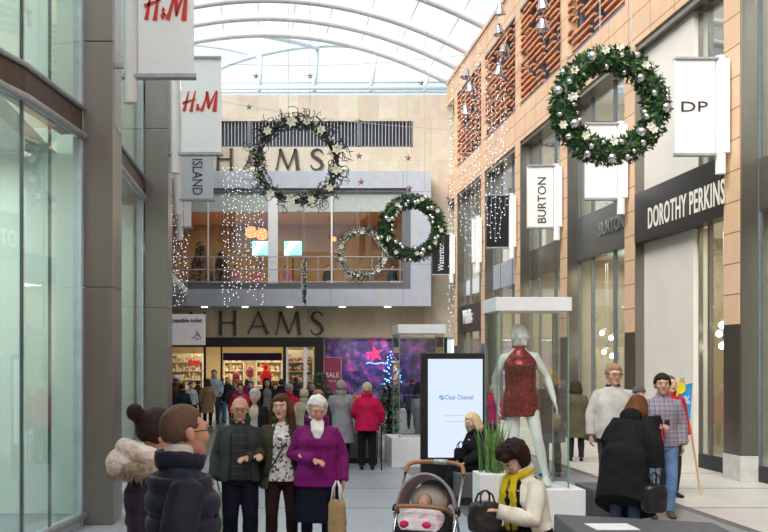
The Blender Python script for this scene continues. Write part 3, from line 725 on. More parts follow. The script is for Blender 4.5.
st = MB(); st.box(U(323.5), U(438), ZE, ZE + .3, 0, .3); struct('trim_5', st, M['dark'])
# store interior
si = MB(); si.box(XL, 2.75, 51.0, 51.2, 0, 3.2); si.box(2.75, 2.85, ZE + .4, 51.2, 0, 3.2); si.box(XL, XL + .1, ZE + .4, 51.2, 0, 3.2)
struct('wall_store', si, mat('store_wall', (.72, .56, .30), rough=.7, var=.06))
sc = MB(); sc.box(XL, XR + 1, ZE + .4, 51.2, 3.0, 3.2); struct('ceiling_store', sc, M['cream'])
for yz in (43.6, 45.6, 48):
    o = MB(); o.box(-4, 2.6, yz, yz + .35, 2.96, 3.0); tag(o.build('ceiling_light_strip', M['ceil_light']), 'long lit ceiling strip inside the store entrance', 'light', 'ceiling strips in the store')
light('AREA', (-.6, 46.5, 2.9), 170, (1, .84, .55), 5, sy=5, name='store_light')
goods = speckle('shelf_goods', (.30, .16, .06), (.62, .46, .2), (.75, .62, .42), 9, rough=.5, lo=.3, hi=.7)
goods2 = speckle('shelf_goods_red', (.28, .03, .04), (.55, .30, .14), (.75, .65, .5), 11, rough=.5, lo=.4, hi=.72)
def shelf(x0, x1, Z, h, label, g, seed, head=None):
    root = thing('shelf_unit', label, 'shelf', (U((x0 + x1) / 2, Z), Z, 0)); w_ = (x1 - x0) * Z / F / 2; rr = random.Random(seed)
    a = MB(); a.box(-w_, w_, .35, .42, 0, h); a.box(-w_, -w_ + .04, 0, .35, 0, h); a.box(w_ - .04, w_, 0, .35, 0, h)
    for k in range(5): a.box(-w_, w_, 0, .35, .25 + k * .42, .28 + k * .42)
    a.build('frame', M['cream'], root)
    b_ = MB()
    for k in range(5):
        x = -w_ + .06
        while x < w_ - .15:
            ww = rr.uniform(.07, .16); hh = rr.uniform(.14, .33); b_.box(x, x + ww, .06, .3, .28 + k * .42, .28 + k * .42 + hh); x += ww + rr.uniform(.01, .05)
    b_ = b_.build('goods', g, root); b_['kind'] = 'stuff'
    if head:
        a = MB(); a.box(-w_ * .3, w_ * .3, -.02, .02, h - .2, h); a.build('header_sign', head, root)
redsign = emit('red_sign', (.7, .05, .04), .6)
shelf(170, 203, 47.5, 2.35, 'shelves of small goods left of the open store doors', goods, 1)
shelf(224, 244, 48, 1.9, 'shelves just inside the store behind the dark doorway', goods, 2)
shelf(256, 282, 47, 2.0, 'bright shelves of goods below the purple banner in the store', goods, 3)
shelf(287, 313, 45, 2.5, 'red-toned shelves behind the white-framed glass of the store', goods2, 4)
o = MB(); o.box(U(188, 44), U(200, 44), 44, 44.05, V(365, 44), V(360.5, 44)); o.box(U(194, 44) - .01, U(194, 44) + .01, 44.02, 44.03, V(360.5, 44), 3.0); tag(o.build('hanging_sign', redsign), 'small red hanging sign inside the store left of the doors', 'sign')
o = MB(); o.box(U(223, 43.5), U(282, 43.5), 43.5, 43.6, V(360.5, 43.5), V(353, 43.5)); tag(o.build('hanging_banner', mat('purple_cloth', (.05, .02, .12), rough=.8)), 'long dark purple banner across the store doorway', 'banner')
root = thing('display_table', 'red draped display bust standing on a bright table in the store', 'table', (U(266, 45), 45, 0))
a = MB(); a.box(-.5, .5, -.3, .3, 0, .9); a.build('table_body', M['cream'], root)
a = MB(); a.ell((0, 0, 1.30), (.26, .15, .34)); a.ell((0, 0, 1.75), (.12, .1, .14)); a.box(-.08, .08, -.06, .06, .9, 1.2); a.build('draped_bust', cloth((.6, .02, .03)), root, smooth=True)
for (x0, x1, Z, h, c, lab) in ((232, 240, 44.2, 1.0, (.5, .1, .12), 'red and white display stand inside the store left side'), (246, 254, 44.5, 1.25, (.6, .12, .15), 'tall pink patterned display stand inside the store')):
    root = thing('display_stand', lab, 'stand', (U((x0 + x1) / 2, Z), Z, 0)); w_ = (x1 - x0) * Z / F / 2
    a = MB(); a.box(-w_, w_, -.2, .2, 0, h); a.build('body', M['cream'], root, bevel=.02)
    a = MB(); a.ell((0, 0, h + .25), (w_, .2, .3)); a.build('display_top', speckle('stand_goods_%d' % x0, c, (.7, .5, .4), (.4, .05, .06), 12), root)
# purple window display
pm, pnt, pout = newmat('purple_backdrop')
N = pnt.nodes.new; L = pnt.links.new
tcn = N('ShaderNodeTexCoord'); nz = N('ShaderNodeTexNoise'); nz.inputs['Scale'].default_value = 2.6; nz.inputs['Detail'].default_value = 5; L(tcn.outputs['Object'], nz.inputs['Vector'])
rp = N('ShaderNodeValToRGB'); e = rp.color_ramp.elements; e[0].position = .42; e[0].color = (.02, .015, .06, 1); e[1].position = .76; e[1].color = (.75, .25, .6, 1)
x_ = e.new(.53); x_.color = (.07, .04, .20, 1); x_ = e.new(.63); x_.color = (.40, .04, .24, 1)
L(nz.outputs['Fac'], rp.inputs[0]); bb = N('ShaderNodeBsdfPrincipled'); L(rp.outputs[0], bb.inputs['Base Color']); L(rp.outputs[0], bb.inputs['Emission Color']); bb.inputs['Emission Strength'].default_value = .28; L(bb.outputs[0], pout.inputs[0])
o = MB(); o.box(2.9, XR, ZE + 1.6, ZE + 1.7, 0.01, 2.98); tag(o.build('backlit_backdrop', pm), 'glowing purple and pink printed backdrop of the Christmas window', 'backdrop')
light('AREA', (5.2, ZE + .9, 2.9), 45, (.9, .75, 1), 3, sy=.8, name='display_light')
root = thing('sale_poster', 'tall dark pink SALE poster in the Christmas window', 'poster', (U(323.5, ZE - .0), ZE + .02, V(396)))
a = MB(); a.box(0, 18 * .0423, -.02, .02, 0, 39 * .0423); a.build('paper', mat('maroon_poster', (.28, .035, .09), rough=.6), root)
a = MB()
w_, h_ = 18 * .0423, 39 * .0423
for q in ((0, .03, 0, h_), (w_ - .03, w_, 0, h_), (0, w_, 0, .03), (0, w_, h_ - .03, h_)): a.box(q[0], q[1], -.035, -.02, q[2], q[3])
a.build('border', mat('pink_border', (.7, .3, .4)), root)
put_mesh('lettering', text_mesh('SALE', 1, .004, bold=.02), mat('pink_letter', (.85, .55, .6)), (.10, -.03, .78), (1, 0, 0), (0, 0, 1), root, fit=(.56, .22))
put_mesh('lettering', text_mesh('SALE', 1, .004), bpy.data.materials['pink_letter'], (.20, -.03, .58), (1, 0, 0), (0, 0, 1), root, fit=(.34, .10))
o = MB()
pts = []
for k in range(10):
    r_ = .42 if k % 2 == 0 else .16; an = math.pi / 2 + k * math.pi / 5 + .2; pts.append((r_ * math.cos(an), r_ * math.sin(an)))
c_ = P(375, 354, ZE + 1.0)
vs = [(c_.x + x, c_.y, c_.z + z) for x, z in pts] + [(c_.x, c_.y - .1, c_.z), (c_.x, c_.y + .1, c_.z)]
o.add(vs, [f for k in range(10) for f in ((k, (k + 1) % 10, 10), ((k + 1) % 10, k, 11))])
o.tube([(c_.x, c_.y, c_.z + .4), (c_.x, c_.y, 3.0)], .008, n=5)
tag(o.build('hanging_star', emit('pink_star', (.95, .06, .22), 1.2)), 'large pink star hanging in the Christmas window', 'star')
bl = emit('blue_bulb', (.12, .35, 1.0), 5.0)
root = thing('blue_light_garland', 'string of blue fairy lights in the Christmas window', 'lights', P(378, 366, ZE + .8))
a = MB(); c = MB(); prev = []
for k in range(12):
    p = Vector(((k - 6) * .08, 0, .12 + .02 * math.sin(k))); prev.append(p); a.ell(p, .028, n=6, k=4)
for k in range(46):
    t_ = rng.random(); p = Vector((.58 + (.12 + .42 * t_) * rng.uniform(-1, 1), .12 * math.cos(k), .75 - 1.75 * t_)); prev.append(p); a.ell(p, .028, n=6, k=4)
c.tube(prev[:12], .008, n=4); prev = sorted(prev[12:], key=lambda v: -v.z); c.tube(prev, .004, n=4); c.tube([prev[0], prev[0] + Vector((0, 0, 1.0))], .006, n=4)
x = a.build('bulbs', bl, root); x['kind'] = 'stuff'; c.build('wire', M['black'], root)

# ------------------------------------------------------------------ roof: arches, purlins, glass, hipped end
def arch_pt(X, Z=0): t = (X - .3) / 8.3; return 13.95 + 2.25 * (1 - t * t)
AZ = [9, 12.5, 16, 19.5, 23, 26.3, 29.5, 32.8, 36.2, 39.2, 41.3, 43.4]
root = thing('vaulted_roof', 'white steel arched roof with glass panes over the mall', 'roof', (0, 0, 0))
for Z in AZ:
    a = MB(); a.tube([Vector((x, Z, arch_pt(x))) for x in [(-8.0 + 16.6 * k / 24) for k in range(25)]], .17, n=10); a.build('arch_rib', M['roofsteel'], root, smooth=True)
a = MB()
for x in (-7.5, -6, -4.5, -3, -1.5, 0, 1.5, 3, 4.5, 6, 7.5): a.tube([(x, 5, arch_pt(x) + .28), (x, 43.4, arch_pt(x) + .28)], .022, n=6)
each(a, 'purlin', M['roofbar'], root)
a = MB()
for Z in AZ[:-1]: a.tube([Vector((x, Z + .9, arch_pt(x) + .25)) for x in [(-8.0 + 16.6 * k / 24) for k in range(25)]], .025, n=5)
each(a, 'glazing_bar', M['roofbar'], root)
a = MB()
xs = [-8.0 + 16.6 * k / 20 for k in range(21)]
for x0, x1 in zip(xs[:-1], xs[1:]):
    a.add([(x0, 5, arch_pt(x0) + .32), (x1, 5, arch_pt(x1) + .32), (x1, 43.6, arch_pt(x1) + .32), (x0, 43.6, arch_pt(x0) + .32)], [(0, 1, 2, 3)])
a.build('roof_glazing', M['glass_roof'], root)
# lower end structure behind the gable
a = MB()
ZC = 56
def px3(lst, Z): return [P(x, y, Z) for x, y in lst]
def smooth_path(pts, n=6):
    pts = [Vector(p) for p in pts]; out = []
    for i in range(len(pts) - 1):
        p0 = pts[max(i - 1, 0)]; p1 = pts[i]; p2 = pts[i + 1]; p3 = pts[min(i + 2, len(pts) - 1)]
        for k in range(n):
            t = k / n; out.append(.5 * ((2 * p1) + (p2 - p0) * t + (2 * p0 - 5 * p1 + 4 * p2 - p3) * t * t + (3 * p1 - p0 - 3 * p2 + p3) * t ** 3))
    out.append(pts[-1]); return out
a.tube(smooth_path(px3([(150, 100), (190, 87), (222, 77 - 10), (258, 55), (300, 47), (340, 45), (375, 50), (410, 60), (445, 76)], ZC)), .15, n=8)
a.tube(smooth_path(px3([(150, 40), (194, 44), (225, 48), (250, 54), (262, 60)], ZC)), .13, n=8)
a.tube(smooth_path([P(257, 34, 43.4), P(290, 41, 50), P(317, 48, 56)]), .12, n=8)
for x0, y0, x1, y1 in ((260, 56, 259, 92), (317, 47, 314, 92), (376, 50, 370, 92), (429, 66, 424, 92)): a.tube([P(x0, y0, ZC), P(x1, y1, ZC)], .15, n=8)
for y, r_ in ((82, .08), (88, .16), (91.5, .10)): a.tube([P(120, y, ZC), P(450, y, ZC)], r_, n=8)
each(a, 'end_truss', M['roofbar'], root, smooth=True)
a = MB()
for x in range(170, 450, 12): a.tube([P(x, 20, 62), P(x, 92, 62)], .02, n=4)
for y in (35, 50, 65, 78): a.tube([P(150, y, 62), P(450, y, 62)], .02, n=4)
each(a, 'end_glazing_bar', M['roofbar'], root)
# far rooftop beyond the store
a = MB(); a.box(-9, 12, 62.2, 63, 0, V(90, 62.2)); struct('wall_beyond', a, mat('roof_edge', (.35, .42, .44), rough=.6))
ge = MB(); ge.box(XR - .05, XR + .5, 4, ZF, ZTOP, ZTOP + .12); struct('trim_6', ge, M['ochre'])

# ------------------------------------------------------------------ wreaths
def bauble_proto(r):
    m = MB(); m.ell((0, 0, 0), r, n=14, k=10); me = bpy.data.meshes.new('bauble'); me.from_pydata(m.v, [], m.f); me.materials.append(M['silver']); me.polygons.foreach_set('use_smooth', [True] * len(me.polygons)); return me
BAU = bauble_proto(.06)
def flower_mesh():
    m = MB()
    for k in range(6):
        an = k * math.pi / 3; d = Vector((math.cos(an), -.35, math.sin(an))); m.leaf((0, 0, 0), d, (0, -1, 0), .11, .085)
    for k in range(5):
        an = k * 1.257 + .4; d = Vector((math.cos(an), -1.1, math.sin(an))); m.leaf((0, 0, 0), d, (0, -1, 0), .07, .06)
    me = bpy.data.meshes.new('flower'); me.from_pydata(m.v, [], m.f); me.materials.append(M['petal']); [setattr(v, 'co', v.co * .62) for v in me.vertices]; return me
FLO = flower_mesh()
def put(me, name, p, s, parent, rz=0, ry=0):
    o = bpy.data.objects.new(name, me); COL.objects.link(o); o.location = p; o.scale = (s, s, s); o.rotation_euler = (0, ry, rz); o.parent = parent; return o
def green_wreath(label, px, py, Z, Rw, rt, seed, bl_spec=None, fl_spec=None, rz=0):
    root = thing('green_wreath', label, 'wreath', P(px, py, Z), rz); rr = random.Random(seed)
    a = MB(); n = 36
    a.tube([(Rw * math.cos(2 * math.pi * k / n), 0, Rw * math.sin(2 * math.pi * k / n)) for k in range(n)], rt * .72, n=10, ref=(0, 1, 0), close=True); a.build('foliage_core', M['leaf'], root)
    for nm, mm, cnt, lo in (('foliage', M['leaf'], 2600, .7), ('fresh_foliage', M['leaf2'], 520, .8)):
        b_ = MB()
        for i in range(cnt):
            t = rr.uniform(0, 2 * math.pi); ph = rr.uniform(0, 2 * math.pi); q = rt * rr.uniform(lo, 1.0)
            c = Vector((math.cos(t), 0, math.sin(t))); nrm = c * math.cos(ph) + Vector((0, -1, 0)) * math.sin(ph)
            tan = Vector((-math.sin(t), 0, math.cos(t)))
            d = nrm * .7 + tan * rr.uniform(-.9, .9) + Vector((rr.uniform(-.4, .4), rr.uniform(-.4, .4), rr.uniform(-.4, .4)))
            b_.leaf(c * Rw + nrm * q * .85, d, nrm, rr.uniform(.06, .11), rr.uniform(.03, .05))
        b_.build(nm, mm, root)
    for (t, q, s) in (bl_spec or [(rr.uniform(0, 360), rr.uniform(-.8, .8), rr.uniform(.5, 1.1)) for _ in range(24)]):
        tt = R(t); c = Vector((math.cos(tt), 0, math.sin(tt))); rad = Rw + rt * q; dep = rt * math.sqrt(max(0, 1 - q * q)) * .95
        put(BAU, 'bauble', c * rad + Vector((0, -dep - .01, 0)), s, root)
    for (t, q) in (fl_spec or [(rr.uniform(0, 360), rr.uniform(-.5, .6)) for _ in range(8)]):
        tt = R(t); c = Vector((math.cos(tt), 0, math.sin(tt))); rad = Rw + rt * q
        put(FLO, 'flower', c * rad + Vector((0, -rt * 1.02, 0)), 1.0, root, 0, rr.uniform(0, 6))
    a = MB(); a.tube([(-.12, 0, Rw), (-.12, 0, 14.5 - P(px, py, Z).z)], .006, n=5); a.tube([(.30, 0, Rw * .95), (.30, 0, 14.5 - P(px, py, Z).z)], .006, n=5); each(a, 'hanging_wire', M['wire'], root)
    return root
def polar(lst, cx, cy, k, Rp, rp_):
    out = []
    for it in lst:
        x, y = it[0], it[1]; dx = (x - cx) / k; dy = -(y - cy) / k; r_ = math.hypot(dx, dy); out.append((math.degrees(math.atan2(dy, dx)), max(-.92, min(.92, (r_ - Rp) / rp_))) + tuple(it[2:]))
    return out
# positions measured in the 552-px crop of the photo (centre 270,262 ; 4.09 crop px per photo px)
B1 = [(185, 75, 1.15), (305, 70, .65), (248, 112, .6), (368, 68, .8), (385, 158, 1.1), (93, 177, .7), (131, 211, .6), (52, 210, 1.1), (112, 267, .6), (57, 307, .6), (113, 346, 1.15), (437, 222, .8), (485, 280, 1.15), (412, 315, .8), (397, 291, .8),
      (386, 379, 1.15), (390, 423, .75), (94, 396, .8), (182, 437, .7), (232, 422, .6), (306, 419, .75), (267, 483, 1.15), (170, 465, .9), (331, 478, .7), (75, 131, .7), (495, 210, .6), (492, 235, .6), (150, 322, .7), (325, 130, .6), (434, 118, .6), (134, 293, .6), (355, 455, .5)]
F1 = [(237, 50), (112, 130), (100, 240), (400, 112), (419, 358), (432, 370), (272, 418), (158, 395), (66, 352), (110, 237), (295, 35)]
k1 = 552 / 135 * 1000 / 13.3
green_wreath('large green Christmas wreath with silver baubles, biggest and nearest, top right', 609, 106, 13.3, .62, .17, 1, polar(B1, 271, 262, k1, .62, .17), polar(F1, 271, 262, k1, .62, .17))
rr = random.Random(9)
green_wreath('smaller green Christmas wreath with silver baubles in front of the grey box', 412, 228, 23.5, .63, .17, 2, [(i * 11 + rr.uniform(-4, 4), rr.uniform(-.85, .9), rr.uniform(.7, 1.2)) for i in range(32)], [(i * 40 + rr.uniform(-8, 8), rr.uniform(-.4, .5)) for i in range(9)])
def twig_wreath(label, px, py, Z, Rw, seed, twigs=110, rz=0.0, frost=False, spec=None):
    root = thing('twig_wreath', label, 'wreath', P(px, py, Z), rz); rr = random.Random(seed)
    a = MB()
    for k in range(9):
        ph = rr.uniform(0, 6.28); am = rr.uniform(.02, .05); f_ = rr.choice((5, 7, 9))
        n = 48; a.tube([((Rw + am * math.sin(f_ * t + ph)) * math.cos(t), am * math.cos(f_ * t + ph * 2), (Rw + am * math.sin(f_ * t + ph)) * math.sin(t)) for t in [2 * math.pi * i / n for i in range(n)]], .012, n=5, close=True)
    for k in range(twigs):
        t = rr.uniform(0, 6.283); c = Vector((math.cos(t), 0, math.sin(t))); tan = Vector((-math.sin(t), 0, math.cos(t))) * rr.choice((-1, 1))
        p = c * Rw; sg = rr.choice((1, 1, -.8)); pts = [p]; L = rr.uniform(.18, .36); cu = rr.uniform(3, 8)
        for i in range(1, 8):
            s = i / 7; pts.append(p + c * sg * L * s * .7 + tan * L * (s * .8 + .22 * math.sin(cu * s * 1.6)) + c * .05 * math.sin(cu * s * 2.5) + Vector((0, rr.uniform(-.01, .01) - .08 * s, 0)))
        a.tube(pts, [.013 - .0010 * i for i in range(8)], n=4)
    a.build('twigs', M['twig'], root)
    b_ = MB(); c_ = MB()
    for i in range(1300 if frost else 620):
        t = rr.uniform(0, 6.283); 
        if math.sin(3 * t + seed) < -.55 and not frost: continue
        c = Vector((math.cos(t), 0, math.sin(t))); q = rr.gauss(0, .05)
        (c_ if rr.random() < (.8 if frost else .4) else b_).leaf(c * (Rw + q) + Vector((0, rr.gauss(0, .04), 0)), Vector((rr.gauss(0, 1), rr.gauss(0, 1), rr.gauss(0, 1))), (rr.random(), 1, 0), rr.uniform(.05, .09), .035)
    b_.build('foliage', M['leaf2'], root); c_.build('frosted_foliage', M['frost'], root)
    for t in (spec or [rr.uniform(0, 360) for _ in range(10)]):
        tt = R(t); put(FLO, 'flower', Vector((Rw * math.cos(tt) * rr.uniform(.95, 1.1), -.06, Rw * math.sin(tt) * rr.uniform(.95, 1.1))), rr.uniform(1.1, 1.6), root, 0, rr.uniform(0, 6))
    if frost:
        for k in range(26): t = rr.uniform(0, 6.283); put(BAU, 'bauble', Vector((Rw * math.cos(t) * rr.uniform(.92, 1.08), rr.uniform(-.1, .02), Rw * math.sin(t) * rr.uniform(.92, 1.08))), rr.uniform(.4, .7), root)
    zt_ = 14.5 - P(px, py, Z).z
    a = MB(); a.tube([(-.15, 0, Rw), (-.15, 0, zt_)], .005, n=5); a.tube([(.22, 0, Rw), (.22, 0, zt_)], .005, n=5); each(a, 'hanging_wire', M['wire'], root)
twig_wreath('large dark curly twig wreath with white flowers in front of the upper lettering', 297, 162, 17.0, .66, 4, 130, spec=[98, 135, 18, -12, -40, -68, -100, -130, 75, 50])
twig_wreath('pale frosted twig wreath hanging left of the small green wreath', 362, 254, 31.0, .70, 6, 70, frost=True)
twig_wreath('frosted twig wreath seen edge-on in front of the grey box', 304, 282, 39.0, .70, 8, 60, rz=R(88), frost=True)

# ------------------------------------------------------------------ strings of lights, wires, stars, bells
def light_string(name, label, group, px, y0, y1, Z, seed, n=None):
    p0 = P(px, y0, Z); p1 = P(px, y1, Z); rr = random.Random(seed); L = p0.z - p1.z; n = n or int(L / .15)
    root = thing(name, label, 'lights', p0, 0, group)
    a = MB(); c = MB(); pts = []
    for i in range(n + 1):
        q = Vector((rr.uniform(-.03, .03), rr.uniform(-.03, .03), -L * min(1, max(0, (i + rr.uniform(-.45, .45)) / n)))); pts.append(q); a.ell(q + Vector((rr.uniform(-.05, .05), -.02, 0)), .013 if Z < 36 else .015, n=5, k=4)
    c.tube(pts, .005, n=4); x = a.build('bulbs', M['bulb'], root); x['kind'] = 'stuff'; c.build('wire', M['wire'], root)
rr = random.Random(21)
for i, px in enumerate((173, 176.5, 180, 183.5, 187)): light_string('light_string', 'white light string hanging beside the second steel pillar', 'light strings by the left pillar', px, 150, rr.uniform(292, 312), 34, i)
for i, px in enumerate((224, 228, 233, 237, 241, 246, 250, 255, 259, 263)): light_string('light_string', 'white light string hanging in front of the cafe window', 'light strings before the cafe window', px, 168, rr.uniform(282, 312), 36, 40 + i)
for i, (px, y0, y1) in enumerate(((450, 108, 330), (452.5, 75, 322), (461, 60, 235), (466, 90, 250), (471, 75, 255), (475, 60, 240), (479, 45, 248))): light_string('light_string', 'white light string hanging before the far end of the right building', 'light strings by the right building far end', px, y0, y1, 33, 70 + i)
for i, (px, y0, y1) in enumerate(((487, 60, 225), (491, 100, 238), (495, 85, 242), (500, 60, 240), (505, 90, 215))): light_string('light_string', 'white light string hanging before the black banner', 'light strings before the black banner', px, y0, y1, 27.5, 90 + i)
for i, (x0, y0, x1, y1, Z) in enumerate(((183, 62, 500, 51, 30), (170, 178, 470, 198, 34), (165, 90, 470, 131, 36))):
    a = MB(); p, q = P(x0, y0, Z), P(x1, y1, Z); n = 16
    a.tube([p.lerp(q, k / n) + Vector((0, 0, -.25 * math.sin(math.pi * k / n))) for k in range(n + 1)], .008, n=5)
    tag(a.build('tension_wire', M['wire']), ['thin tension wire crossing the mall below the roof arches', 'thin tension wire crossing in front of the grey box', 'thin tension wire crossing before the high barred window'][i], 'wire')
smesh = MB(); pts = []
for k in range(10):
    r_ = .14 if k % 2 == 0 else .055; an = math.pi / 2 + k * math.pi / 5; pts.append((r_ * math.cos(an), 0, r_ * math.sin(an)))
smesh.add(pts + [(0, -.03, 0), (0, .03, 0)], [f for k in range(10) for f in ((k, (k + 1) % 10, 10), ((k + 1) % 10, k, 11))])
so = None
for i, (x, y, Z) in enumerate(((359, 121, 36), (249, 107, 36), (359, 156, 34), (408, 158, 34), (361, 182, 34), (409, 188, 34), (448, 198, 34), (256, 76, 36), (310, 76, 36), (421, 83, 36))):
    if so is None: o = so = smesh.build('star_ornament', mat('brown_star', (.22, .15, .12), rough=.4, metal=.4))
    else: o = so.copy(); COL.objects.link(o)
    o.location = P(x, y, Z); tag(o, 'small dark star ornament hung on the tension wires', 'ornament', 'star ornaments on the wires')
bell = thing('bell_ornament', 'grey metallic bell hanging in front of the high slat screens', 'ornament', (0, 0, 0), 0, 'bells before the slat screens')
a = MB(); a.lathe([(.02, .20), (.07, .19), (.10, .12), (.12, 0), (.18, -.12), (.19, -.14), (.15, -.13), (.02, .10)], n=16); a.build('bell_body', M['chrome'], bell, smooth=True)
a = MB(); a.ell((0, 0, -.14), .05); a.tube([(0, 0, .1), (0, 0, -.14)], .008, n=5); a.build('clapper', M['chrome'], bell, smooth=True)
a = MB(); a.tube([(0, 0, .19), (0, 0, .6)], .006, n=5); a.build('hanging_wire', M['wire'], bell)
first = True
for (x, y) in ((499, 30), (504, 50), (499, 71), (543, 4), (543, 25), (466, 74), (470, 88), (466, 110), (500, 10)):
    o = bell if first else copy_tree(bell); first = False
    o.location = P(x, y, 7.45 * F / (x - VX)); o.rotation_euler = (R(rr.uniform(-12, 12)), R(rr.uniform(-12, 12)), 0)
# ------------------------------------------------------------------ people
TORSO = [(.80, .150, .105, .0), (.86, .165, .115, .0), (.93, .168, .118, .0), (1.02, .145, .105, -.005), (1.12, .148, .108, -.005), (1.24, .163, .120, -.005), (1.31, .165, .112, .0), (1.37, .128, .088, .008), (1.42, .078, .068, .008), (1.47, .058, .058, .0), (1.54, .052, .056, -.008)]
def tz(z, fem=0, fat=0):
    T = TORSO
    if z <= T[0][0]: r = T[0][1:]
    elif z >= T[-1][0]: r = T[-1][1:]
    else:
        for a, b in zip(T[:-1], T[1:]):
            if a[0] <= z <= b[0]:
                t = (z - a[0]) / (b[0] - a[0]); r = [a[k] * (1 - t) + b[k] * t for k in (1, 2, 3)]; break
    rx, ry, cy = r
    if z < 1.40:
        k = max(0, 1 - abs(z - 1.05) / .38); rx += fat * .05 * k; ry += fat * .07 * k; cy -= fat * .03 * k
    if fem:
        rx *= .95 if z > 1.15 else 1.0
        gq = math.exp(-((z - 1.255) / .06) ** 2); ry += .018 * gq; cy -= .012 * gq
    return rx, ry, cy
def hairdir(style, d):
    x, y, z = d
    if style == 'bald': return (-.55 < z < .18 and y > -.05 and (abs(x) > .3 or y > .3))
    if style == 'bun': return z > .60 or (y > .05 and z > -.5) or (z > .15 and y > -.55)
    if z > .72: return True
    if z > .52 and y > -.86: return True
    if z > .22 and y > -.45: return True
    if style == 'curly': return y > -.12 and z > -.92
    if style in ('short', 'crop'): return (z > -.12 and y > -.40) or y > -.12 and z > -.55 and (abs(x) < .93 or z > .1 or y > .15)
    return y > -.30 and z > -.7
def person(label, px, Z, height, yaw=0, lod=2, name='person', cat='person', skin=None, hair=('short', (.1, .07, .05)), fem=0, fat=0.0, lean=0, side=0, twist=0, head=(0, 0, 0), armL=None, armR=None, legL=None, legR=None,
           hipz=None, clothes=(), shoes=(.02, .02, .02), face=True, curl=.6, glasses=False, extra=None, X=None, base=0.0, group=None, handN=None, hs=1.09):
    skin = skin or M['skin']
    vox = [.0065, .0085, .012, .019][lod]; nseg = [16, 14, 12, 10][lod]
    Xw = (px - VX) * Z / F if X is None else X
    root = thing(name, label, cat, (Xw, Z, base), R(yaw), group)
    s = height * 1.02 / 1.70; root.scale = (s, s, s)
    dz = 0 if hipz is None else hipz - .90
    U = Matrix.Translation((0, 0, dz)) @ Matrix.Translation((0, 0, .93)) @ Matrix.Rotation(R(side), 4, 'Y') @ Matrix.Rotation(R(lean), 4, 'X') @ Matrix.Rotation(R(twist), 4, 'Z') @ Matrix.Translation((0, 0, -.93))
    sh = .163 * (.93 if fem else 1.0) + fat * .01
    A = {}
    for sd, a, sg in (('L', armL, 1), ('R', armR, -1)):
        a = a or ((.225, .03, 1.10), (.235, -.05, .86))
        A[sd] = [Vector((sg * sh, .005, 1.338)), Vector((sg * a[0][0], a[0][1], a[0][2])), Vector((sg * a[1][0], a[1][1], a[1][2]))]
    Lg = {}
    hz = .90 + dz
    for sd, a, sg in (('L', legL, 1), ('R', legR, -1)):
        a = a or ((.10, -.02, .49), (.105, .03, .085))
        Lg[sd] = [Vector((sg * .085, 0, hz - .02)), Vector((sg * a[0][0], a[0][1], a[0][2])), Vector((sg * a[1][0], a[1][1], a[1][2]))]
    Hm = U @ Matrix.Translation((0, -.005, 1.50)) @ Matrix.Rotation(R(head[0]), 4, 'Z') @ Matrix.Rotation(R(head[1]), 4, 'X') @ Matrix.Rotation(R(head[2]), 4, 'Y') @ Matrix.Translation((0, -.014, .056 + .008 * (hs - 1) / .09)) @ Matrix.Diagonal((hs * 1.03, hs, hs * .99, 1))
    def rem(v, sm=3, disp=0.0, dsize=.12):
        def f(o):
            r = o.modifiers.new('remesh', 'REMESH'); r.mode = 'VOXEL'; r.voxel_size = v; r.use_smooth_shade = True
            q = o.modifiers.new('smooth', 'SMOOTH'); q.factor = .5; q.iterations = sm
            if disp:
                tx = bpy.data.textures.get('folds%.2f' % dsize) or bpy.data.textures.new('folds%.2f' % dsize, 'CLOUDS'); tx.noise_scale = dsize; tx.noise_depth = 2
                d = o.modifiers.new('folds', 'DISPLACE'); d.texture = tx; d.strength = disp; d.mid_level = .5
        return f
    def limb(mb, pts, rads, T=None):
        pts = [T @ p if T else p for p in pts]
        mb.tube(pts, rads, n=nseg, ref=(1, 0, 0))
    def armpts(sd, t_end=1.0):
        a, b, c = A[sd]; inn = Vector((a.x * .40, a.y, a.z + .032))
        pts = [inn, a, a.lerp(b, .5), b, b.lerp(c, .35), b.lerp(c, t_end)]
        return pts
    b = MB()
    rings = [z for z in (.82, .88, .94, 1.0, 1.06, 1.12, 1.18, 1.24, 1.30, 1.35, 1.39, 1.43, 1.47, 1.52, 1.58)]
    pts = []; rad = []
    for z in rings:
        rx, ry, cy = tz(z, fem, fat); pts.append(U @ Vector((0, cy, z))); rad.append((rx, ry))
    b.tube(pts, rad, n=24, ref=(1, 0, 0))
    b.ell((0, .012, .022), (.074, .094, .094), Hm, 20, 14)
    b.ell((0, -.028, -.045), (.056, .060, .066), Hm, 16, 10)
    b.ell((0, -.040, .0), (.062, .052, .078), Hm, 16, 10)
    b.ell((0, -.070, -.086), (.024, .022, .020), Hm, 10, 6)
    b.ell((0, -.080, .032), (.048, .016, .012), Hm, 12, 6)
    b.tube([Hm @ Vector(v) for v in ((0, -.082, .025), (0, -.095, .0), (0, -.104, -.022), (0, -.088, -.030))], [.008, .0095, .013, .010], n=8)
    for sx in (-1, 1):
        b.ell((sx * .077, .008, -.005), (.011, .020, .032), Hm, 10, 8); b.ell((sx * .042, -.066, -.02), (.022, .022, .024), Hm, 10, 6)
    b.tube([U @ Vector((0, .012, 1.42)), Hm @ Vector((0, .015, -.05))], [.056, .052], n=14)
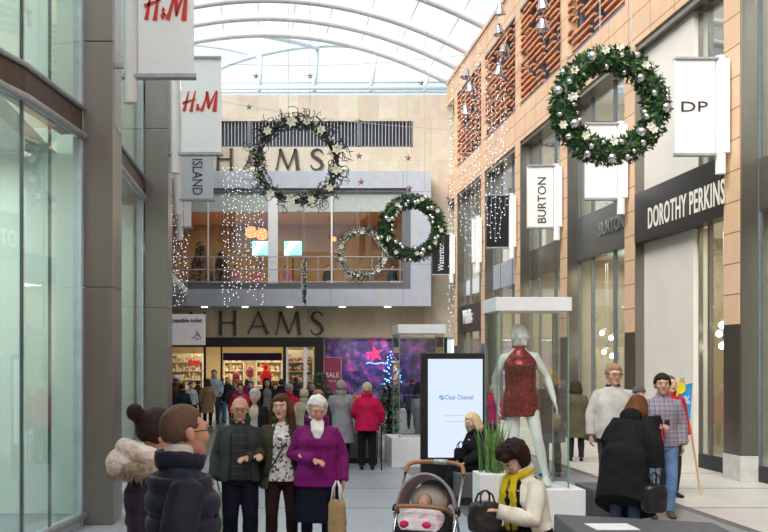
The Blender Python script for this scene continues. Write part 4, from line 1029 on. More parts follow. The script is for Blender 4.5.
    for sd in 'LR':
        limb(b, armpts(sd), [.035, .054, .046, .038, .038, .027], U)
        # hand
        el, wr = U @ A[sd][1], U @ A[sd][2]; d = (wr - el).normalized(); sg = 1 if sd == 'L' else -1
        n = Vector((-sg, 0, 0)) if abs(d.z) > .6 else Vector((0, 0, -1))
        if handN and sd in handN: n = U.to_3x3() @ Vector(handN[sd])
        n = (n - d * n.dot(d)).normalized(); wv = d.cross(n).normalized()
        th = wv if wv.dot(Vector((0, -1, .3))) > 0 else -wv
        b.tube([wr - d * .01, wr + d * .035, wr + d * .085], [(.024, .017), (.036, .015), (.037, .013)], n=10, ref=th)
        if lod < 3:
            for k, (o_, L) in enumerate(((.027, .068), (.009, .076), (-.009, .071), (-.026, .056))):
                p = wr + d * .078 + th * o_; q = [p]; ang = 0
                for j, fr in enumerate((.45, .32, .23)):
                    ang += curl * (.5 if j == 0 else .8); q.append(q[-1] + (d * math.cos(ang) + n * math.sin(ang)) * L * fr)
                b.tube(q, [.0095, .009, .0085, .007], n=8)
            p = wr + d * .025 + th * .028; b.tube([p, p + d * .028 + th * .022 + n * .008, p + d * .058 + th * .022 + n * .02], [.012, .0105, .008], n=8)
        else:
            b.ell(wr + d * .11 + n * .01, .03)
        h, k_, an = Lg[sd]
        b.tube([h + Vector((0, 0, .03)), h.lerp(k_, .15), h.lerp(k_, .55), k_, k_.lerp(an, .3), k_.lerp(an, .75), an], [.075, .085, .068, .052, .055, .038, .034], n=nseg, ref=(1, 0, 0))
    for sd in 'LR':
        an = Lg[sd][2]; b.tube([an + Vector((0, .035, -.03)), an + Vector((0, 0, -.03)), an + Vector((0, -.10, -.055)), an + Vector((0, -.17, -.065))], [(.03, .03), (.033, .035), (.038, .022), (.03, .014)], n=10, ref=(1, 0, 0))
    body = b.build('body', skin, root, mods=rem(vox, 2 if lod else 3))
    # face details
    hcol = hair[1]; hm = cloth(hcol, rough=.55)
    if face:
        for sx in (-1, 1):
            e = MB(); e.ell((sx * .030, -.0835, .008), (.0115, .0075, .0052), Hm, 10, 8); eo = e.build('eye', M['sclera'], root, smooth=True)
            e = MB(); e.ell((sx * .030, -.0900, .008), (.0062, .003, .0052), Hm, 8, 6); e.build('iris', M['iris'], eo, smooth=True)
            if lod < 3:
                e = MB(); e.tube([Hm @ Vector((sx * .014, -.098, .028)), Hm @ Vector((sx * .032, -.096, .035)), Hm @ Vector((sx * .050, -.082, .028))], [.0022, .003, .0018], n=6); e.build('eyebrow', hm, root, smooth=True)
        e = MB(); e.ell((0, -.0865, -.052), (.021, .006, .0038), Hm, 12, 6); e.ell((0, -.0855, -.059), (.017, .006, .0045), Hm, 12, 6); e.build('mouth', M['lips'], root, smooth=True)
    if glasses:
        e = MB()
        for sx in (-1, 1):
            e.tube([Hm @ Vector((sx * .031 + .022 * math.cos(t), -.104, .008 + .0125 * math.sin(t))) for t in [k * math.pi / 6 for k in range(12)]], .0024, n=5, close=True)
            e.tube([Hm @ Vector((sx * .054, -.102, .012)), Hm @ Vector((sx * .078, -.07, .012)), Hm @ Vector((sx * .082, .0, .008))], .0026, n=5)
        e.tube([Hm @ Vector((-.010, -.104, .012)), Hm @ Vector((.010, -.104, .012))], .0024, n=5); e.build('glasses', M['black'], root, smooth=True)
    # hair
    st = hair[0]; vol = hair[2] if len(hair) > 2 else 0.0
    if st != 'none':
        h = MB(); rr = random.Random(hash(label) % 1000 if False else len(label)); n = 190; ga = math.pi * (3 - math.sqrt(5))
        for i in range(n):
            zz = 1 - 2 * (i + .5) / n; q = math.sqrt(1 - zz * zz); dd = Vector((q * math.cos(ga * i), q * math.sin(ga * i), zz))
            if not hairdir(st, dd): continue
            ext = {'bald': -.012, 'crop': -.006, 'short': .002}.get(st, .006) + vol
            r_ = {'bald': .018, 'crop': .020}.get(st, .026 + vol * .4)
            c = Vector((dd.x * (.074 + ext - r_ + .012), .012 + dd.y * (.094 + ext - r_ + .012), .022 + dd.z * (.094 + ext - r_ + .012)))
            if st == 'curly': c *= 1 + rr.uniform(-.06, .10)
            h.ell(c, r_, Hm, 8, 6)
        if st in ('long', 'bob'):
            end = -.27 if st == 'long' else -.13
            for k in range(13):
                a = R(-22 + 224 * k / 12); x = .082 * math.cos(a); y = .012 + .088 * math.sin(a)
                ff = 1.12 + vol * 3
                h.tube([Hm @ Vector((x * .9, y, .05)), Hm @ Vector((x * ff, y * 1.05, -.04)), Hm @ Vector((x * ff * 1.08, y * 1.1 + .005, -.04 + (end + .04) * .55)), Hm @ Vector((x * ff * 1.02, y * 1.05, end + rr.uniform(-.02, .02)))], [.024, .028, .027, .014], n=8)
        if st == 'bun':
            h.ell((0, .135, .098), (.046, .044, .046), Hm, 14, 10); h.ell((0, .10, .06), (.03, .04, .04), Hm)
        h.build('hair', hm, root, mods=rem(max(vox, .008), 2 if st != 'curly' else 1, disp=.012 if st in ('curly', 'long', 'bob') else .005, dsize=.04))
    # clothes
    for ci, c in enumerate(clothes):
        k = c['n']; m = c['m']; off = c.get('off', .014); g = MB()
        if k in ('trousers', 'jeans', 'tights'):
            pts = []; rad = []
            for z in (.80, .86, .92, .98, 1.03):
                rx, ry, cy = tz(z, fem, fat); pts.append(U @ Vector((0, cy, z))); rad.append((rx + off, ry + off))
            g.tube(pts, rad, n=20, ref=(1, 0, 0))
            wd = c.get('wide', 0)
            for sd in 'LR':
                h, kn, an = Lg[sd]; end = an + Vector((0, 0, -.005))
                g.tube([h + Vector((0, 0, .03)), h.lerp(kn, .15), h.lerp(kn, .55), kn, kn.lerp(an, .3), kn.lerp(an, .75), end], [.078 + off, .088 + off, .070 + off + wd, .055 + off + wd, .056 + off + wd, .042 + off + wd, .042 + off + wd], n=nseg, ref=(1, 0, 0))
            g.build(k, m, root, mods=rem(max(vox, .009), 3, disp=c.get('disp', .010), dsize=.09))
        elif k == 'skirt':
            pts = []; rad = []; z0 = c['z0']
            for i in range(7):
                z = z0 + (1.02 - z0) * i / 6; rx, ry, cy = tz(max(z, .86), fem, fat); f_ = c.get('flare', .04) * (1 - i / 6); pts.append(Vector((0, cy, z + dz)) if z < .9 else U @ Vector((0, cy, z))); rad.append((rx + off + f_, ry + off + f_))
            g.tube(pts, rad, n=24, ref=(1, 0, 0)); g.build(k, m, root, mods=rem(max(vox, .01), 3, disp=.015, dsize=.10))
        elif k in ('shoe',): pass
        else:
            z0, z1 = c['z0'], c.get('z1', 1.43); fl = c.get('flare', .02); gap = c.get('gap'); n = max(5, int((z1 - z0) / .05)); th = c.get('th', .018)
            rg = []
            for i in range(n + 1):
                z = z0 + (z1 - z0) * i / n; rx, ry, cy = tz(max(z, .86) if z < .86 else z, fem, fat); f_ = fl * max(0, (1.05 - z) / max(.05, 1.05 - z0))
                pull = 0
                ot = max(min(off, .012), off * max(.30, min(1, 1 - (z - 1.27) / .14))); tp = c.get('taper')
                if tp and z > tp[0]: q_ = min(1, (z - tp[0]) / (tp[1] - tp[0])); rx = rx * (1 - q_) + tp[2] * q_; ry = ry * (1 - q_) + min(ry, .095) * q_
                rg.append((z, rx + ot + f_, ry + ot + f_, cy))
            def pt(z, rx, ry, cy, a):
                v = Vector((rx * math.cos(a), cy + ry * math.sin(a), z))
                if z < .90 and hipz is None: return Vector((0, 0, 0)) + (U @ Vector((v.x, v.y, .90))) * (1) + Vector((0, 0, z - .90))
                return U @ v
            if gap is None:
                vs = []; fs = []; N_ = 28
                for (z, rx, ry, cy) in rg:
                    for j in range(N_): vs.append(pt(z, rx, ry, cy, 2 * math.pi * j / N_))
                for i in range(n):
                    for j in range(N_): fs.append((i * N_ + j, i * N_ + (j + 1) % N_, (i + 1) * N_ + (j + 1) % N_, (i + 1) * N_ + j))
                fs.append(tuple(reversed(range(N_)))); fs.append(tuple(range(n * N_, (n + 1) * N_))); g.add(vs, fs)
            else:
                vs = []; fs = []; N_ = 28
                for i, (z, rx, ry, cy) in enumerate(rg):
                    t = i / n; ga_ = R(gap[0] * (1 - t) + gap[1] * t)
                    for lay in (0, 1):
                        q = th * lay
                        for j in range(N_ + 1):
                            a = -math.pi / 2 + ga_ + (2 * math.pi - 2 * ga_) * j / N_; vs.append(pt(z, rx - q, ry - q, cy, a))
                W2 = 2 * (N_ + 1); W1 = N_ + 1
                for i in range(n):
                    for j in range(N_):
                        a0 = i * W2 + j; fs.append((a0, a0 + 1, a0 + 1 + W2, a0 + W2)); a1 = a0 + W1; fs.append((a1 + 1, a1, a1 + W2, a1 + 1 + W2))
                    for j, fl_ in ((0, 0), (N_, 1)):
                        a0 = i * W2 + j; q = (a0, a0 + W2, a0 + W1 + W2, a0 + W1); fs.append(q if not fl_ else q[::-1])
                for i, fl_ in ((0, 0), (n, 1)):
                    for j in range(N_):
                        a0 = i * W2 + j; q = (a0 + 1, a0, a0 + W1, a0 + W1 + 1); fs.append(q if not fl_ else q[::-1])
                g.add(vs, fs)
            if c.get('sleeve', 1.0) > 0:
                for sd in 'LR':
                    p_ = armpts(sd, c.get('sleeve', 1.0)); so_ = off + c.get('puff', 0)
                    if gap is not None: p_[0] = p_[0].lerp(p_[1], .25)
                    limb(g, p_, [.036 + so_ * .15, .054 + so_ * .8, .050 + so_, .043 + so_, .043 + so_, .034 + so_], U)
            if c.get('collar'):
                cc_ = c['collar']; cg = R(c.get('cgap', 30)); q = []
                for j in range(15):
                    a = -math.pi / 2 + cg + (2 * math.pi - 2 * cg) * j / 14; q.append(U @ Vector((.080 * math.cos(a) * (1 + cc_ * 2), .012 + .080 * math.sin(a), 1.455 - .035 * max(0, -math.sin(a)))))
                g.tube(q, [(.016 + cc_ * .1, .030 + cc_ * .4)] * 15, n=8, ref=(1, 0, 0))
            g.build(k, m, root, mods=rem(max(vox, .0085), 3, disp=c.get('disp', .014), dsize=c.get('ds', .11)))
            if c.get('quilt'):
                pass
    if shoes is not None:
        sm_ = cloth(shoes, rough=.4)
        for sd in 'LR':
            an = Lg[sd][2]; g = MB()
            g.tube([an + Vector((0, .045, -.045)), an + Vector((0, .01, -.035)), an + Vector((0, -.09, -.052)), an + Vector((0, -.175, -.062)), an + Vector((0, -.20, -.066))], [(.032, .034), (.040, .046), (.046, .030), (.040, .022), (.022, .014)], n=12, ref=(1, 0, 0))
            g.build('shoe', sm_, root, mods=rem(max(vox, .009), 2))
    if extra: extra(root, U, Hm, rem, A, Lg)
    return root, U, Hm
def wpt(r, v): return Matrix.LocRotScale(r.location, r.rotation_euler, r.scale) @ v
C3 = cloth
jean = mat('blue_denim', (.12, .22, .40), rough=.85, var=.3, scale=6, bump=.2)
navy = C3((.009, .011, .024)); blk = C3((.012, .012, .014)); char = C3((.035, .04, .04))
# --- the couple in the foreground
puff = mat('navy_puffer', (.014, .019, .038), rough=.55, var=.15, scale=8, spec=.25)
def man_extra(root, U, Hm, rem, A, Lg):
    g = MB()
    for z in (1.35, 1.27, 1.18, 1.09, 1.0, .91, .82):
        rx, ry, cy = tz(z, 0, .2); g.tube([U @ Vector(((rx + .012) * math.cos(a), cy + (ry + .016) * math.sin(a), z)) for a in [2 * math.pi * k / 28 for k in range(28)]], [(.042, .021)] * 28, n=8, ref=(0, 0, 1), close=True)
    for sd in 'LR':
        a, b_, c = A[sd]
        for t in (.08, .3, .52, .74, .96): g.ell(U @ a.lerp(b_, t), (.064, .064, .05), None, 16, 10)
        for t in (.2, .45, .7): g.ell(U @ b_.lerp(c, t), (.052, .052, .05), None, 16, 10)
    g.build('quilting', puff, root, mods=rem(.012, 3, .006, .05))
    g = MB(); q = []
    for j in range(17):
        a = -math.pi / 2 + .25 + (2 * math.pi - .5) * j / 16; q.append(U @ Vector((.085 * math.cos(a), .005 + .092 * math.sin(a), 1.452 - .02 * max(0, -math.sin(a)))))
    g.tube(q, [(.016, .042)] * 17, n=10, ref=(1, 0, 0)); g.build('collar', puff, root, mods=rem(.009, 3, .008, .06))
    g = MB(); g.tube([U @ Vector((0, .008, 1.46)), U @ Vector((0, .0, 1.515))], [.066, .062], n=18); g.build('shirt_collar', M['white'], root, mods=rem(.008, 2))
person('man in a navy quilted jacket and glasses, in profile facing right, in the foreground', 181, 4.45, 1.80, yaw=104, lod=0, hair=('crop', (.12, .075, .05), .002), head=(15, -2, 0), fat=-.1, skin=M['skin2'], glasses=True,
       armL=((.205, .04, 1.10), (.19, .02, .86)), armR=((.205, .06, 1.10), (.19, .06, .86)), hs=1.0, clothes=[dict(n='jacket', m=puff, z0=.78, z1=1.43, off=.026, puff=.0, disp=.01), dict(n='trousers', m=navy)], extra=man_extra)
plum = C3((.055, .045, .075))
def woman_extra(root, U, Hm, rem, A, Lg):
    g = MB()
    for k in range(24):
        a = R(-40 + 260 * k / 23); r_ = .125
        g.ell(U @ Vector((r_ * math.cos(a) * 1.2, .035 + .115 * math.sin(a), 1.455 + .035 * math.sin(a))), .046)
    g.ell(U @ Vector((0, .16, 1.41)), (.14, .085, .085)); g.build('hood', mat('cream_fleece', (.85, .76, .70), rough=.95, var=.12, bump=.5, bscale=80), root, mods=rem(.01, 2, .02, .03))
    g = MB(); rr = random.Random(3)
    for k in range(900):
        a = R(rr.uniform(-20, 200)); base = U @ Vector((.17 * math.cos(a), .04 + .155 * math.sin(a), 1.385 + .02 * math.sin(a) + rr.uniform(-.035, .035)))
        d = Vector((math.cos(a), math.sin(a), rr.uniform(-.9, .4))); g.tube([base, base + d * .02, base + d * .036 + Vector((0, 0, -.010))], [.005, .004, .001], n=4)
    for k in range(26):
        a = R(-25 + 230 * k / 25); g.ell(U @ Vector((.165 * math.cos(a), .04 + .15 * math.sin(a), 1.385 + .02 * math.sin(a))), .040, None, 8, 6)
    x = g.build('fur_trim', mat('beige_fur', (.46, .38, .28), rough=1, var=.35, scale=40), root, smooth=True)
    g = MB(); g.tube([U @ Vector((0, .03, 1.40)), Hm @ Vector((0, .10, -.02))], [.03, .03], n=8)
person('woman with a dark hair bun and cream fur-trimmed hood, partly hidden by the foreground man', 155, 5.15, 1.74, yaw=106, lod=0, fem=1, hair=('bun', (.035, .02, .02), .004), head=(-2, 6, 0), hs=1.0, armL=((.23, .03, 1.10), (.20, -.14, .95)),
       clothes=[dict(n='coat', m=plum, z0=.60, z1=1.43, off=.035, puff=.01), dict(n='trousers', m=blk)], extra=woman_extra)

# --- the three walking arm in arm
def bag(name, label, X, Z, z0, w_, d_, h, m, rz=0, hm=None, handle=.16, top=.8, slump=0.0, cat='bag', hh=None, mark=None):
    root = thing(name, label, cat, (X, Z, z0), rz)
    a = MB(); vs = []; fs = []; n = 5
    for i in range(n + 1):
        t = i / n; ww = w_ / 2 * (1 + slump * math.sin(t * 3.14) - (1 - top) * t * .3); dd = d_ / 2 * (1 - (1 - top) * t)
        for x, y in ((-1, -1), (-.33, -1.12), (.33, -1.1), (1, -1), (1, 1), (.33, 1.12), (-.33, 1.1), (-1, 1)): vs.append((x * ww, y * dd, h * t))
    for i in range(n):
        for j in range(8): fs.append((i * 8 + j, i * 8 + (j + 1) % 8, (i + 1) * 8 + (j + 1) % 8, (i + 1) * 8 + j))
    fs.append(tuple(reversed(range(8)))); fs.append(tuple(range(n * 8, n * 8 + 8))); a.add(vs, fs)
    def md(o):
        s_ = o.modifiers.new('sub', 'SUBSURF'); s_.levels = 2; s_.render_levels = 2
        tx = bpy.data.textures.get('crumple') or bpy.data.textures.new('crumple', 'CLOUDS'); tx.noise_scale = .07
        d = o.modifiers.new('crumple', 'DISPLACE'); d.texture = tx; d.strength = .02; d.mid_level = .5
    a.build('bag_body', m, root, smooth=True, mods=md)
    for s_ in (-1, 1):
        a = MB(); wq = w_ * .25; a.tube([(-wq, s_ * d_ * .3, h * .93), (-wq * .8, s_ * d_ * .15, h + handle * .6), (-wq * .2, 0, h + handle), (wq * .2, 0, h + handle), (wq * .8, s_ * d_ * .15, h + handle * .6), (wq, s_ * d_ * .3, h * .93)], hh or .007, n=6); a.build('handle', hm or m, root, smooth=True)
    if mark: mark(root)
    return root
sweater = plaidmat('navy_checked_knit', (.018, .024, .030), [(0, 1.0, 0, .12, (.045, .05, .055)), (2, 1.0, 0, .16, (.05, .055, .06))], 13)
def collar_white(root, U, Hm, rem, A, Lg):
    g = MB(); g.tube([U @ Vector((.065 * math.cos(a), .005 + .068 * math.sin(a) - .01, 1.452 - .02 * max(0, -math.sin(a)))) for a in [-math.pi / 2 + .3 + (2 * math.pi - .6) * k / 14 for k in range(15)]], [(.010, .020)] * 15, n=8); g.build('shirt_collar', C3((.55, .50, .47)), root, smooth=True)
walkL = ((.10, -.10, .50), (.10, -.05, .085)); walkR = ((.10, -.06, .48), (.10, .16, .12))
person('bald elderly man with glasses in a dark green jacket and checked jumper', 240, 9.9, 1.62, yaw=4, lod=1, skin=M['skin2'], hair=('bald', (.42, .40, .38)), glasses=True, fat=.35, head=(0, 4, 0), twist=-4,
       armL=((.235, .06, 1.10), (.07, -.19, 1.09)), armR=((.24, .05, 1.10), (.265, -.07, .87)), legL=walkL, legR=walkR, extra=collar_white, handN={'L': (0, .3, -1)},
       clothes=[dict(n='jumper', m=sweater, z0=.86, z1=1.44, off=.016, sleeve=.5), dict(n='jacket', m=C3((.045, .055, .052)), z0=.84, z1=1.42, off=.036, gap=(34, 26), puff=-.014, flare=.02, collar=.05, disp=.02), dict(n='trousers', m=navy, wide=.012)])
zz = 9.75
mint = C3((.42, .66, .52), rough=.5)
bag('carrier_bag', 'pale mint green carrier bag with black handles held by the elderly man', (212.5 - VX) * zz / F, zz, .28, .30, .12, .47, mint, rz=R(62), hm=M['black'], handle=.13)
patt = speckle('patterned_white_blouse', (.72, .70, .68), (.55, .50, .50), (.10, .09, .12), 38, rough=.8, lo=.55, hi=.80)
person('young woman with long brown hair in an open olive jacket and patterned white top', 282, 9.85, 1.645, yaw=-3, lod=1, fem=1, hair=('long', (.085, .035, .02), .0), head=(-14, 0, -3), legL=walkR, legR=walkL,
       armL=((.235, .05, 1.11), (.21, -.17, 1.12)), armR=((.235, .04, 1.11), (.22, -.16, 1.10)), handN={'L': (0, .3, -1), 'R': (0, .3, -1)},
       clothes=[dict(n='blouse', m=patt, z0=.84, z1=1.42, off=.021, sleeve=0), dict(n='jacket', m=C3((.065, .062, .038)), z0=.76, z1=1.42, off=.030, gap=(40, 24), puff=-.012, flare=.03, collar=.05, disp=.018), dict(n='trousers', m=C3((.030, .012, .012)), off=.006)],
       extra=lambda root, U, Hm, rem, A, Lg: MB().tube([U @ Vector((.13, -.10, 1.40)), U @ Vector((.03, -.158, 1.2)), U @ Vector((-.12, -.17, .95)), U @ Vector((-.20, -.05, .84))], .008, n=6).build('bag_strap', M['black'], root, smooth=True))
bag('handbag', 'black shoulder bag hanging at the young woman between her and the elderly man', (262 - VX) * 9.85 / F, 9.9, .76, .20, .09, .24, blk, rz=R(60), handle=.08)
def scarf_white(root, U, Hm, rem, A, Lg):
    m_ = C3((.80, .78, .76)); g = MB()
    g.tube([U @ Vector((.075 * math.cos(a), .0 + .078 * math.sin(a), 1.465 - .02 * max(0, -math.sin(a)))) for a in [2 * math.pi * k / 16 for k in range(16)]], [(.022, .032)] * 16, n=8, close=True)
    g.tube([U @ Vector((.035, -.09, 1.45)), U @ Vector((.02, -.150, 1.36)), U @ Vector((.0, -.175, 1.24))], [(.035, .015), (.045, .016), (.012, .01)], n=10); g.tube([U @ Vector((-.035, -.09, 1.45)), U @ Vector((-.02, -.150, 1.36)), U @ Vector((.0, -.172, 1.25))], [(.035, .015), (.045, .016), (.012, .01)], n=10)
    g.build('scarf', m_, root, mods=rem(.008, 2, .01, .04))
person('white-haired elderly woman in a bright purple anorak with a white scarf', 317, 9.7, 1.635, yaw=-2, lod=1, fem=1, fat=.35, skin=M['skin2'], hair=('curly', (.75, .73, .70), .002), head=(6, 16, 0), extra=scarf_white, legL=walkL, legR=walkR,
       armR=((.245, .03, 1.11), (.03, -.22, 1.08)), armL=((.25, .04, 1.10), (.255, -.06, .86)), handN={'R': (0, .3, -1)},
       clothes=[dict(n='anorak', m=C3((.19, .012, .14), rough=.6), z0=.81, z1=1.43, off=.034, flare=.03, collar=.08, puff=-.012, disp=.02), dict(n='skirt', m=navy, z0=.46, flare=.05), dict(n='tights', m=navy, off=.003, disp=0)])
def circ(root):
    pass
bag('paper_bag', 'brown paper shopping bag with white handles carried by the woman in purple', (337 - VX) * 9.5 / F, 9.5, .33, .19, .10, .36, mat('kraft_paper', (.42, .27, .13), rough=.8, var=.15, bump=.3, bscale=20), rz=R(-35), hm=M['white'], handle=.17, hh=.009)

# --- middle distance
GX = dict(lod=2)
person('grey-haired man in a long grey coat seen from behind at the planter', 341, 18.6, 1.62, yaw=172, lod=2, hair=('short', (.33, .31, .30)), fat=.3, clothes=[dict(n='overcoat', m=C3((.27, .27, .29)), z0=.50, z1=1.44, off=.035, flare=.05, collar=.06), dict(n='trousers', m=blk)], armL=((.24, -.02, 1.12), (.16, -.20, 1.0)), armR=((.24, -.02, 1.12), (.16, -.20, 1.0)))
person('short woman in a raspberry red coat seen from behind beside the grey coat', 367, 18.4, 1.58, yaw=176, lod=2, fem=1, fat=.7, hair=('short', (.52, .40, .28), .004), clothes=[dict(n='coat', m=C3((.50, .012, .07)), z0=.76, z1=1.44, off=.035, flare=.03, collar=.06), dict(n='trousers', m=blk, wide=.01)], armR=((.27, .0, 1.12), (.28, -.10, .92)), armL=((.25, -.02, 1.12), (.18, -.18, 1.0)))
X_, Z_ = (381.5 - VX) * 18.3 / F, 18.3
o = MB(); o.tube([(X_, Z_, .0), (X_, Z_, .80), (X_ - .02, Z_ - .0, .84), (X_ - .08, Z_, .845)], [.012, .012, .013, .012], n=8); tag(o.build('walking_stick', M['black'], smooth=True), 'dark walking stick held by the woman in the raspberry coat', 'stick')
def crowd(label, x, ytop, s, yaw, hair, top, legs=None, **k):
    Z = F / s; h = CH - (ytop - HY) / s
    cl = [dict(n=top[0], m=C3(top[1]), z0=top[2], z1=1.43, off=k.pop('off', .03), flare=.03, collar=.04, gap=k.pop('gap', None))]
    inner = k.pop('inner', None)
    if inner: cl.insert(0, dict(n='shirt', m=C3(inner), z0=.86, z1=1.42, off=.021, sleeve=.0))
    cl.append(dict(n='trousers', m=(jean if legs == 'jean' else C3(legs or (.02, .02, .025)))))
    return person(label, x, Z, h, yaw=yaw, lod=k.pop('lod', 3), hair=hair, clothes=cl, **k)
crowd('woman in a tan knee-length coat and black boots walking away', 207.5, 379.5, 33.5, 178, ('bob', (.05, .03, .02)), ('coat', (.30, .19, .11), .52), (.015, .012, .012), fem=1, fat=.3, legL=((.09, -.05, .5), (.1, -.02, .085)))
crowd('man in a pale blue-grey shirt beyond the woman in the tan coat', 214, 370.5, 31.5, 10, ('short', (.10, .07, .05)), ('shirt', (.33, .40, .47), .84), (.03, .05, .09), armL=((.24, 0, 1.12), (.2, -.15, .95)))
crowd('person in a black jacket and blue jeans near the store doors', 227.5, 377.5, 31, 10, ('short', (.3, .2, .13)), ('jacket', (.02, .02, .03), .80), 'jean')
crowd('woman in an open red jacket over a violet top facing the camera', 240, 384, 42, 5, ('short', (.05, .03, .025), .006), ('jacket', (.60, .02, .035), .78), 'jean', fem=1, gap=(35, 30), inner=(.06, .02, .18), fat=.4)
crowd('person in a purple coat just right of the red jacket in the crowd', 251, 382, 34, -20, ('short', (.06, .04, .03)), ('coat', (.12, .03, .22), .62), fem=1)
crowd('white-haired woman in a black jacket just behind the bald man', 255, 390.5, 62, -8, ('curly', (.52, .50, .48), .002), ('jacket', (.018, .016, .018), .78), fem=1, fat=.5, lod=2, gap=(16, 26), inner=(.45, .38, .33))
crowd('tall woman with long dark hair in a black cardigan over a grey top', 267, 379, 39, 6, ('long', (.02, .014, .014), .006), ('cardigan', (.014, .014, .018), .70), 'jean', fem=1, gap=(42, 38), inner=(.22, .21, .18), lod=2)
crowd('grey-haired person in a scarlet coat behind the young woman', 289, 385, 48, 165, ('short', (.32, .29, .27), .004), ('coat', (.55, .02, .04), .70), fem=1, fat=.4, lod=2)
crowd('fair-haired woman in a beige coat behind the woman in purple', 304, 390, 52, 200, ('short', (.62, .50, .36), .006), ('coat', (.50, .42, .33), .62), fem=1, fat=.3, lod=2)
def hat_extra(col):
    def f(root, U, Hm, rem, A, Lg):
        g = MB(); g.ell((0, .012, .055), (.095, .112, .075), Hm, 14, 10); g.tube([Hm @ Vector((.09 * math.cos(a), .012 + .106 * math.sin(a), .045)) for a in [2 * math.pi * k / 16 for k in range(16)]], .02, n=6, close=True); g.build('hat', C3(col), root, mods=rem(.012, 2))
    return f
crowd('person in a tan cap and black scarf partly behind the white-haired woman', 318, 391, 54, 0, ('short', (.05, .03, .03)), ('coat', (.03, .03, .035), .62), lod=2, extra=hat_extra((.38, .2, .12)))
crowd('person in a white knitted hat and brown coat beside the second pillar', 176, 376, 37, 150, ('short', (.1, .07, .05)), ('coat', (.10, .06, .035), .55), extra=hat_extra((.7, .68, .64)), lod=3, fem=1)
crowd('person in a dark green coat low beside the second pillar', 182, 384, 40, 190, ('short', (.04, .03, .02)), ('coat', (.02, .03, .03), .55), fem=1)
crowd('woman in a white and black striped top left of the tan coat', 191, 383, 32, 15, ('short', (.08, .05, .04)), ('jumper', (.45, .47, .52), .80), (.03, .03, .05), fem=1)
crowd('person in a dark brown coat between the tan coat and the doors', 198, 381, 29, 160, ('short', (.06, .04, .03)), ('coat', (.08, .045, .035), .6))
crowd('man in a black coat deep inside the store doorway', 222, 379, 27.5, 170, ('short', (.05, .03, .03)), ('coat', (.02, .02, .025), .6))
crowd('shopper in a maroon coat inside the store doorway', 247, 380, 26, 200, ('bob', (.07, .04, .03)), ('coat', (.22, .03, .06), .6), fem=1)
crowd('shopper in a dark teal coat inside the store by the pillar', 277, 381, 26.5, 150, ('short', (.3, .2, .12)), ('coat', (.03, .08, .09), .6), fem=1)
crowd('shopper in a black coat in front of the white-framed store glass', 296, 378, 29, 175, ('short', (.05, .035, .03)), ('coat', (.025, .025, .05), .6))
crowd('shopper in a red coat right of the white-framed store glass', 310, 381, 30, 170, ('short', (.25, .2, .16)), ('coat', (.36, .04, .05), .62), fem=1)
for (lab, x, y, s_, yaw, hr, tp, lg) in (
    ('shopper in a navy anorak left of the black jacket and blue jeans', 220.5, 384, 30.5, 15, ('short', (.07, .05, .04)), ('anorak', (.03, .04, .10), .74), 'jean'),
    ('shopper in a charcoal coat between the black jacket and the red jacket', 233.5, 383, 33, 170, ('short', (.25, .22, .2)), ('coat', (.05, .05, .055), .6), None),
    ('woman in a burgundy coat right behind the tall dark-haired woman', 275, 384, 34, 10, ('bob', (.1, .05, .03)), ('coat', (.16, .02, .05), .6), None),
    ('man in a black coat left of the scarlet coat', 281.5, 380, 37, 175, ('short', (.05, .04, .03)), ('coat', (.02, .02, .03), .62), None),
    ('shopper in a black coat right of the scarlet coat', 299, 384, 40, 180, ('short', (.06, .04, .03)), ('coat', (.025, .025, .03), .62), None),
    ('shopper in a dark blue coat behind the tan cap', 312, 385, 38, 170, ('short', (.3, .24, .18)), ('coat', (.03, .04, .09), .62), None),
    ('shopper in a dark coat just right of the tan cap', 329, 386, 42, 180, ('short', (.12, .08, .06)), ('coat', (.04, .035, .035), .62), None)):
    crowd(lab, x, y, s_, yaw, hr, tp, lg)
# --- right side
plaid = plaidmat('blue_red_plaid', (.20, .23, .29), [(0, 1, 0, .30, (.05, .07, .13)), (2, 1, 0, .30, (.05, .07, .13)), (0, 1, .55, .10, (.55, .12, .10)), (2, 1, .55, .10, (.50, .12, .10)), (0, 1, .78, .07, (.5, .52, .55)), (2, 1, .78, .07, (.5, .52, .55))], 19)
def tee(root, U, Hm, rem, A, Lg):
    g = MB(); g.tube([U @ Vector((0, .005, 1.43)), U @ Vector((0, -.003, 1.47))], [.072, .066], n=14); g.build('collar', plaid, root, mods=rem(.01, 1))
person('dark-haired man in a blue and red checked shirt and jeans looking at the camera', 662, 12.8, 1.81, yaw=-8, lod=1, skin=M['skin3'], hair=('short', (.02, .014, .01), .004), head=(-6, 2, 0), extra=tee,
       armR=((.25, .02, 1.12), (.09, -.22, 1.10)), armL=((.235, .03, 1.10), (.225, -.03, .86)), legL=((.10, -.04, .49), (.10, .04, .085)), legR=((.11, -.10, .50), (.13, -.04, .085)), handN={'R': (0, .5, -1)},
       clothes=[dict(n='shirt', m=plaid, z0=.84, z1=1.43, off=.020, disp=.01, flare=.01), dict(n='jeans', m=jean, off=.010)], shoes=(.10, .05, .03))
pz = 12.8
g = thing('mobile_phone', 'black mobile phone held by the man in the checked shirt', 'phone', P(667, 423, 12.52), R(12)); a = MB(); a.box(-.034, .034, -.005, .005, -.03, .035); a.build('phone_body', M['black'], g, bevel=.004)
a = MB(); a.box(-.028, .028, .005, .007, -.025, .03); a.build('screen', M['dark'], g)
g = thing('folded_coat', 'dark coat with red lining draped over the arm of the man in the checked shirt', 'coat', P(653, 456, 12.55)); a = MB(); vs = []
a.tube([(-.02, 0, .50), (-.03, -.02, .34), (-.02, 0, .15), (-.01, 0, .0)], [(.08, .06), (.12, .075), (.13, .07), (.12, .05)], n=14); a.tube([(.06, .03, .50), (.07, .05, .3), (.08, .04, .06)], [(.06, .04), (.08, .05), (.07, .04)], n=12)
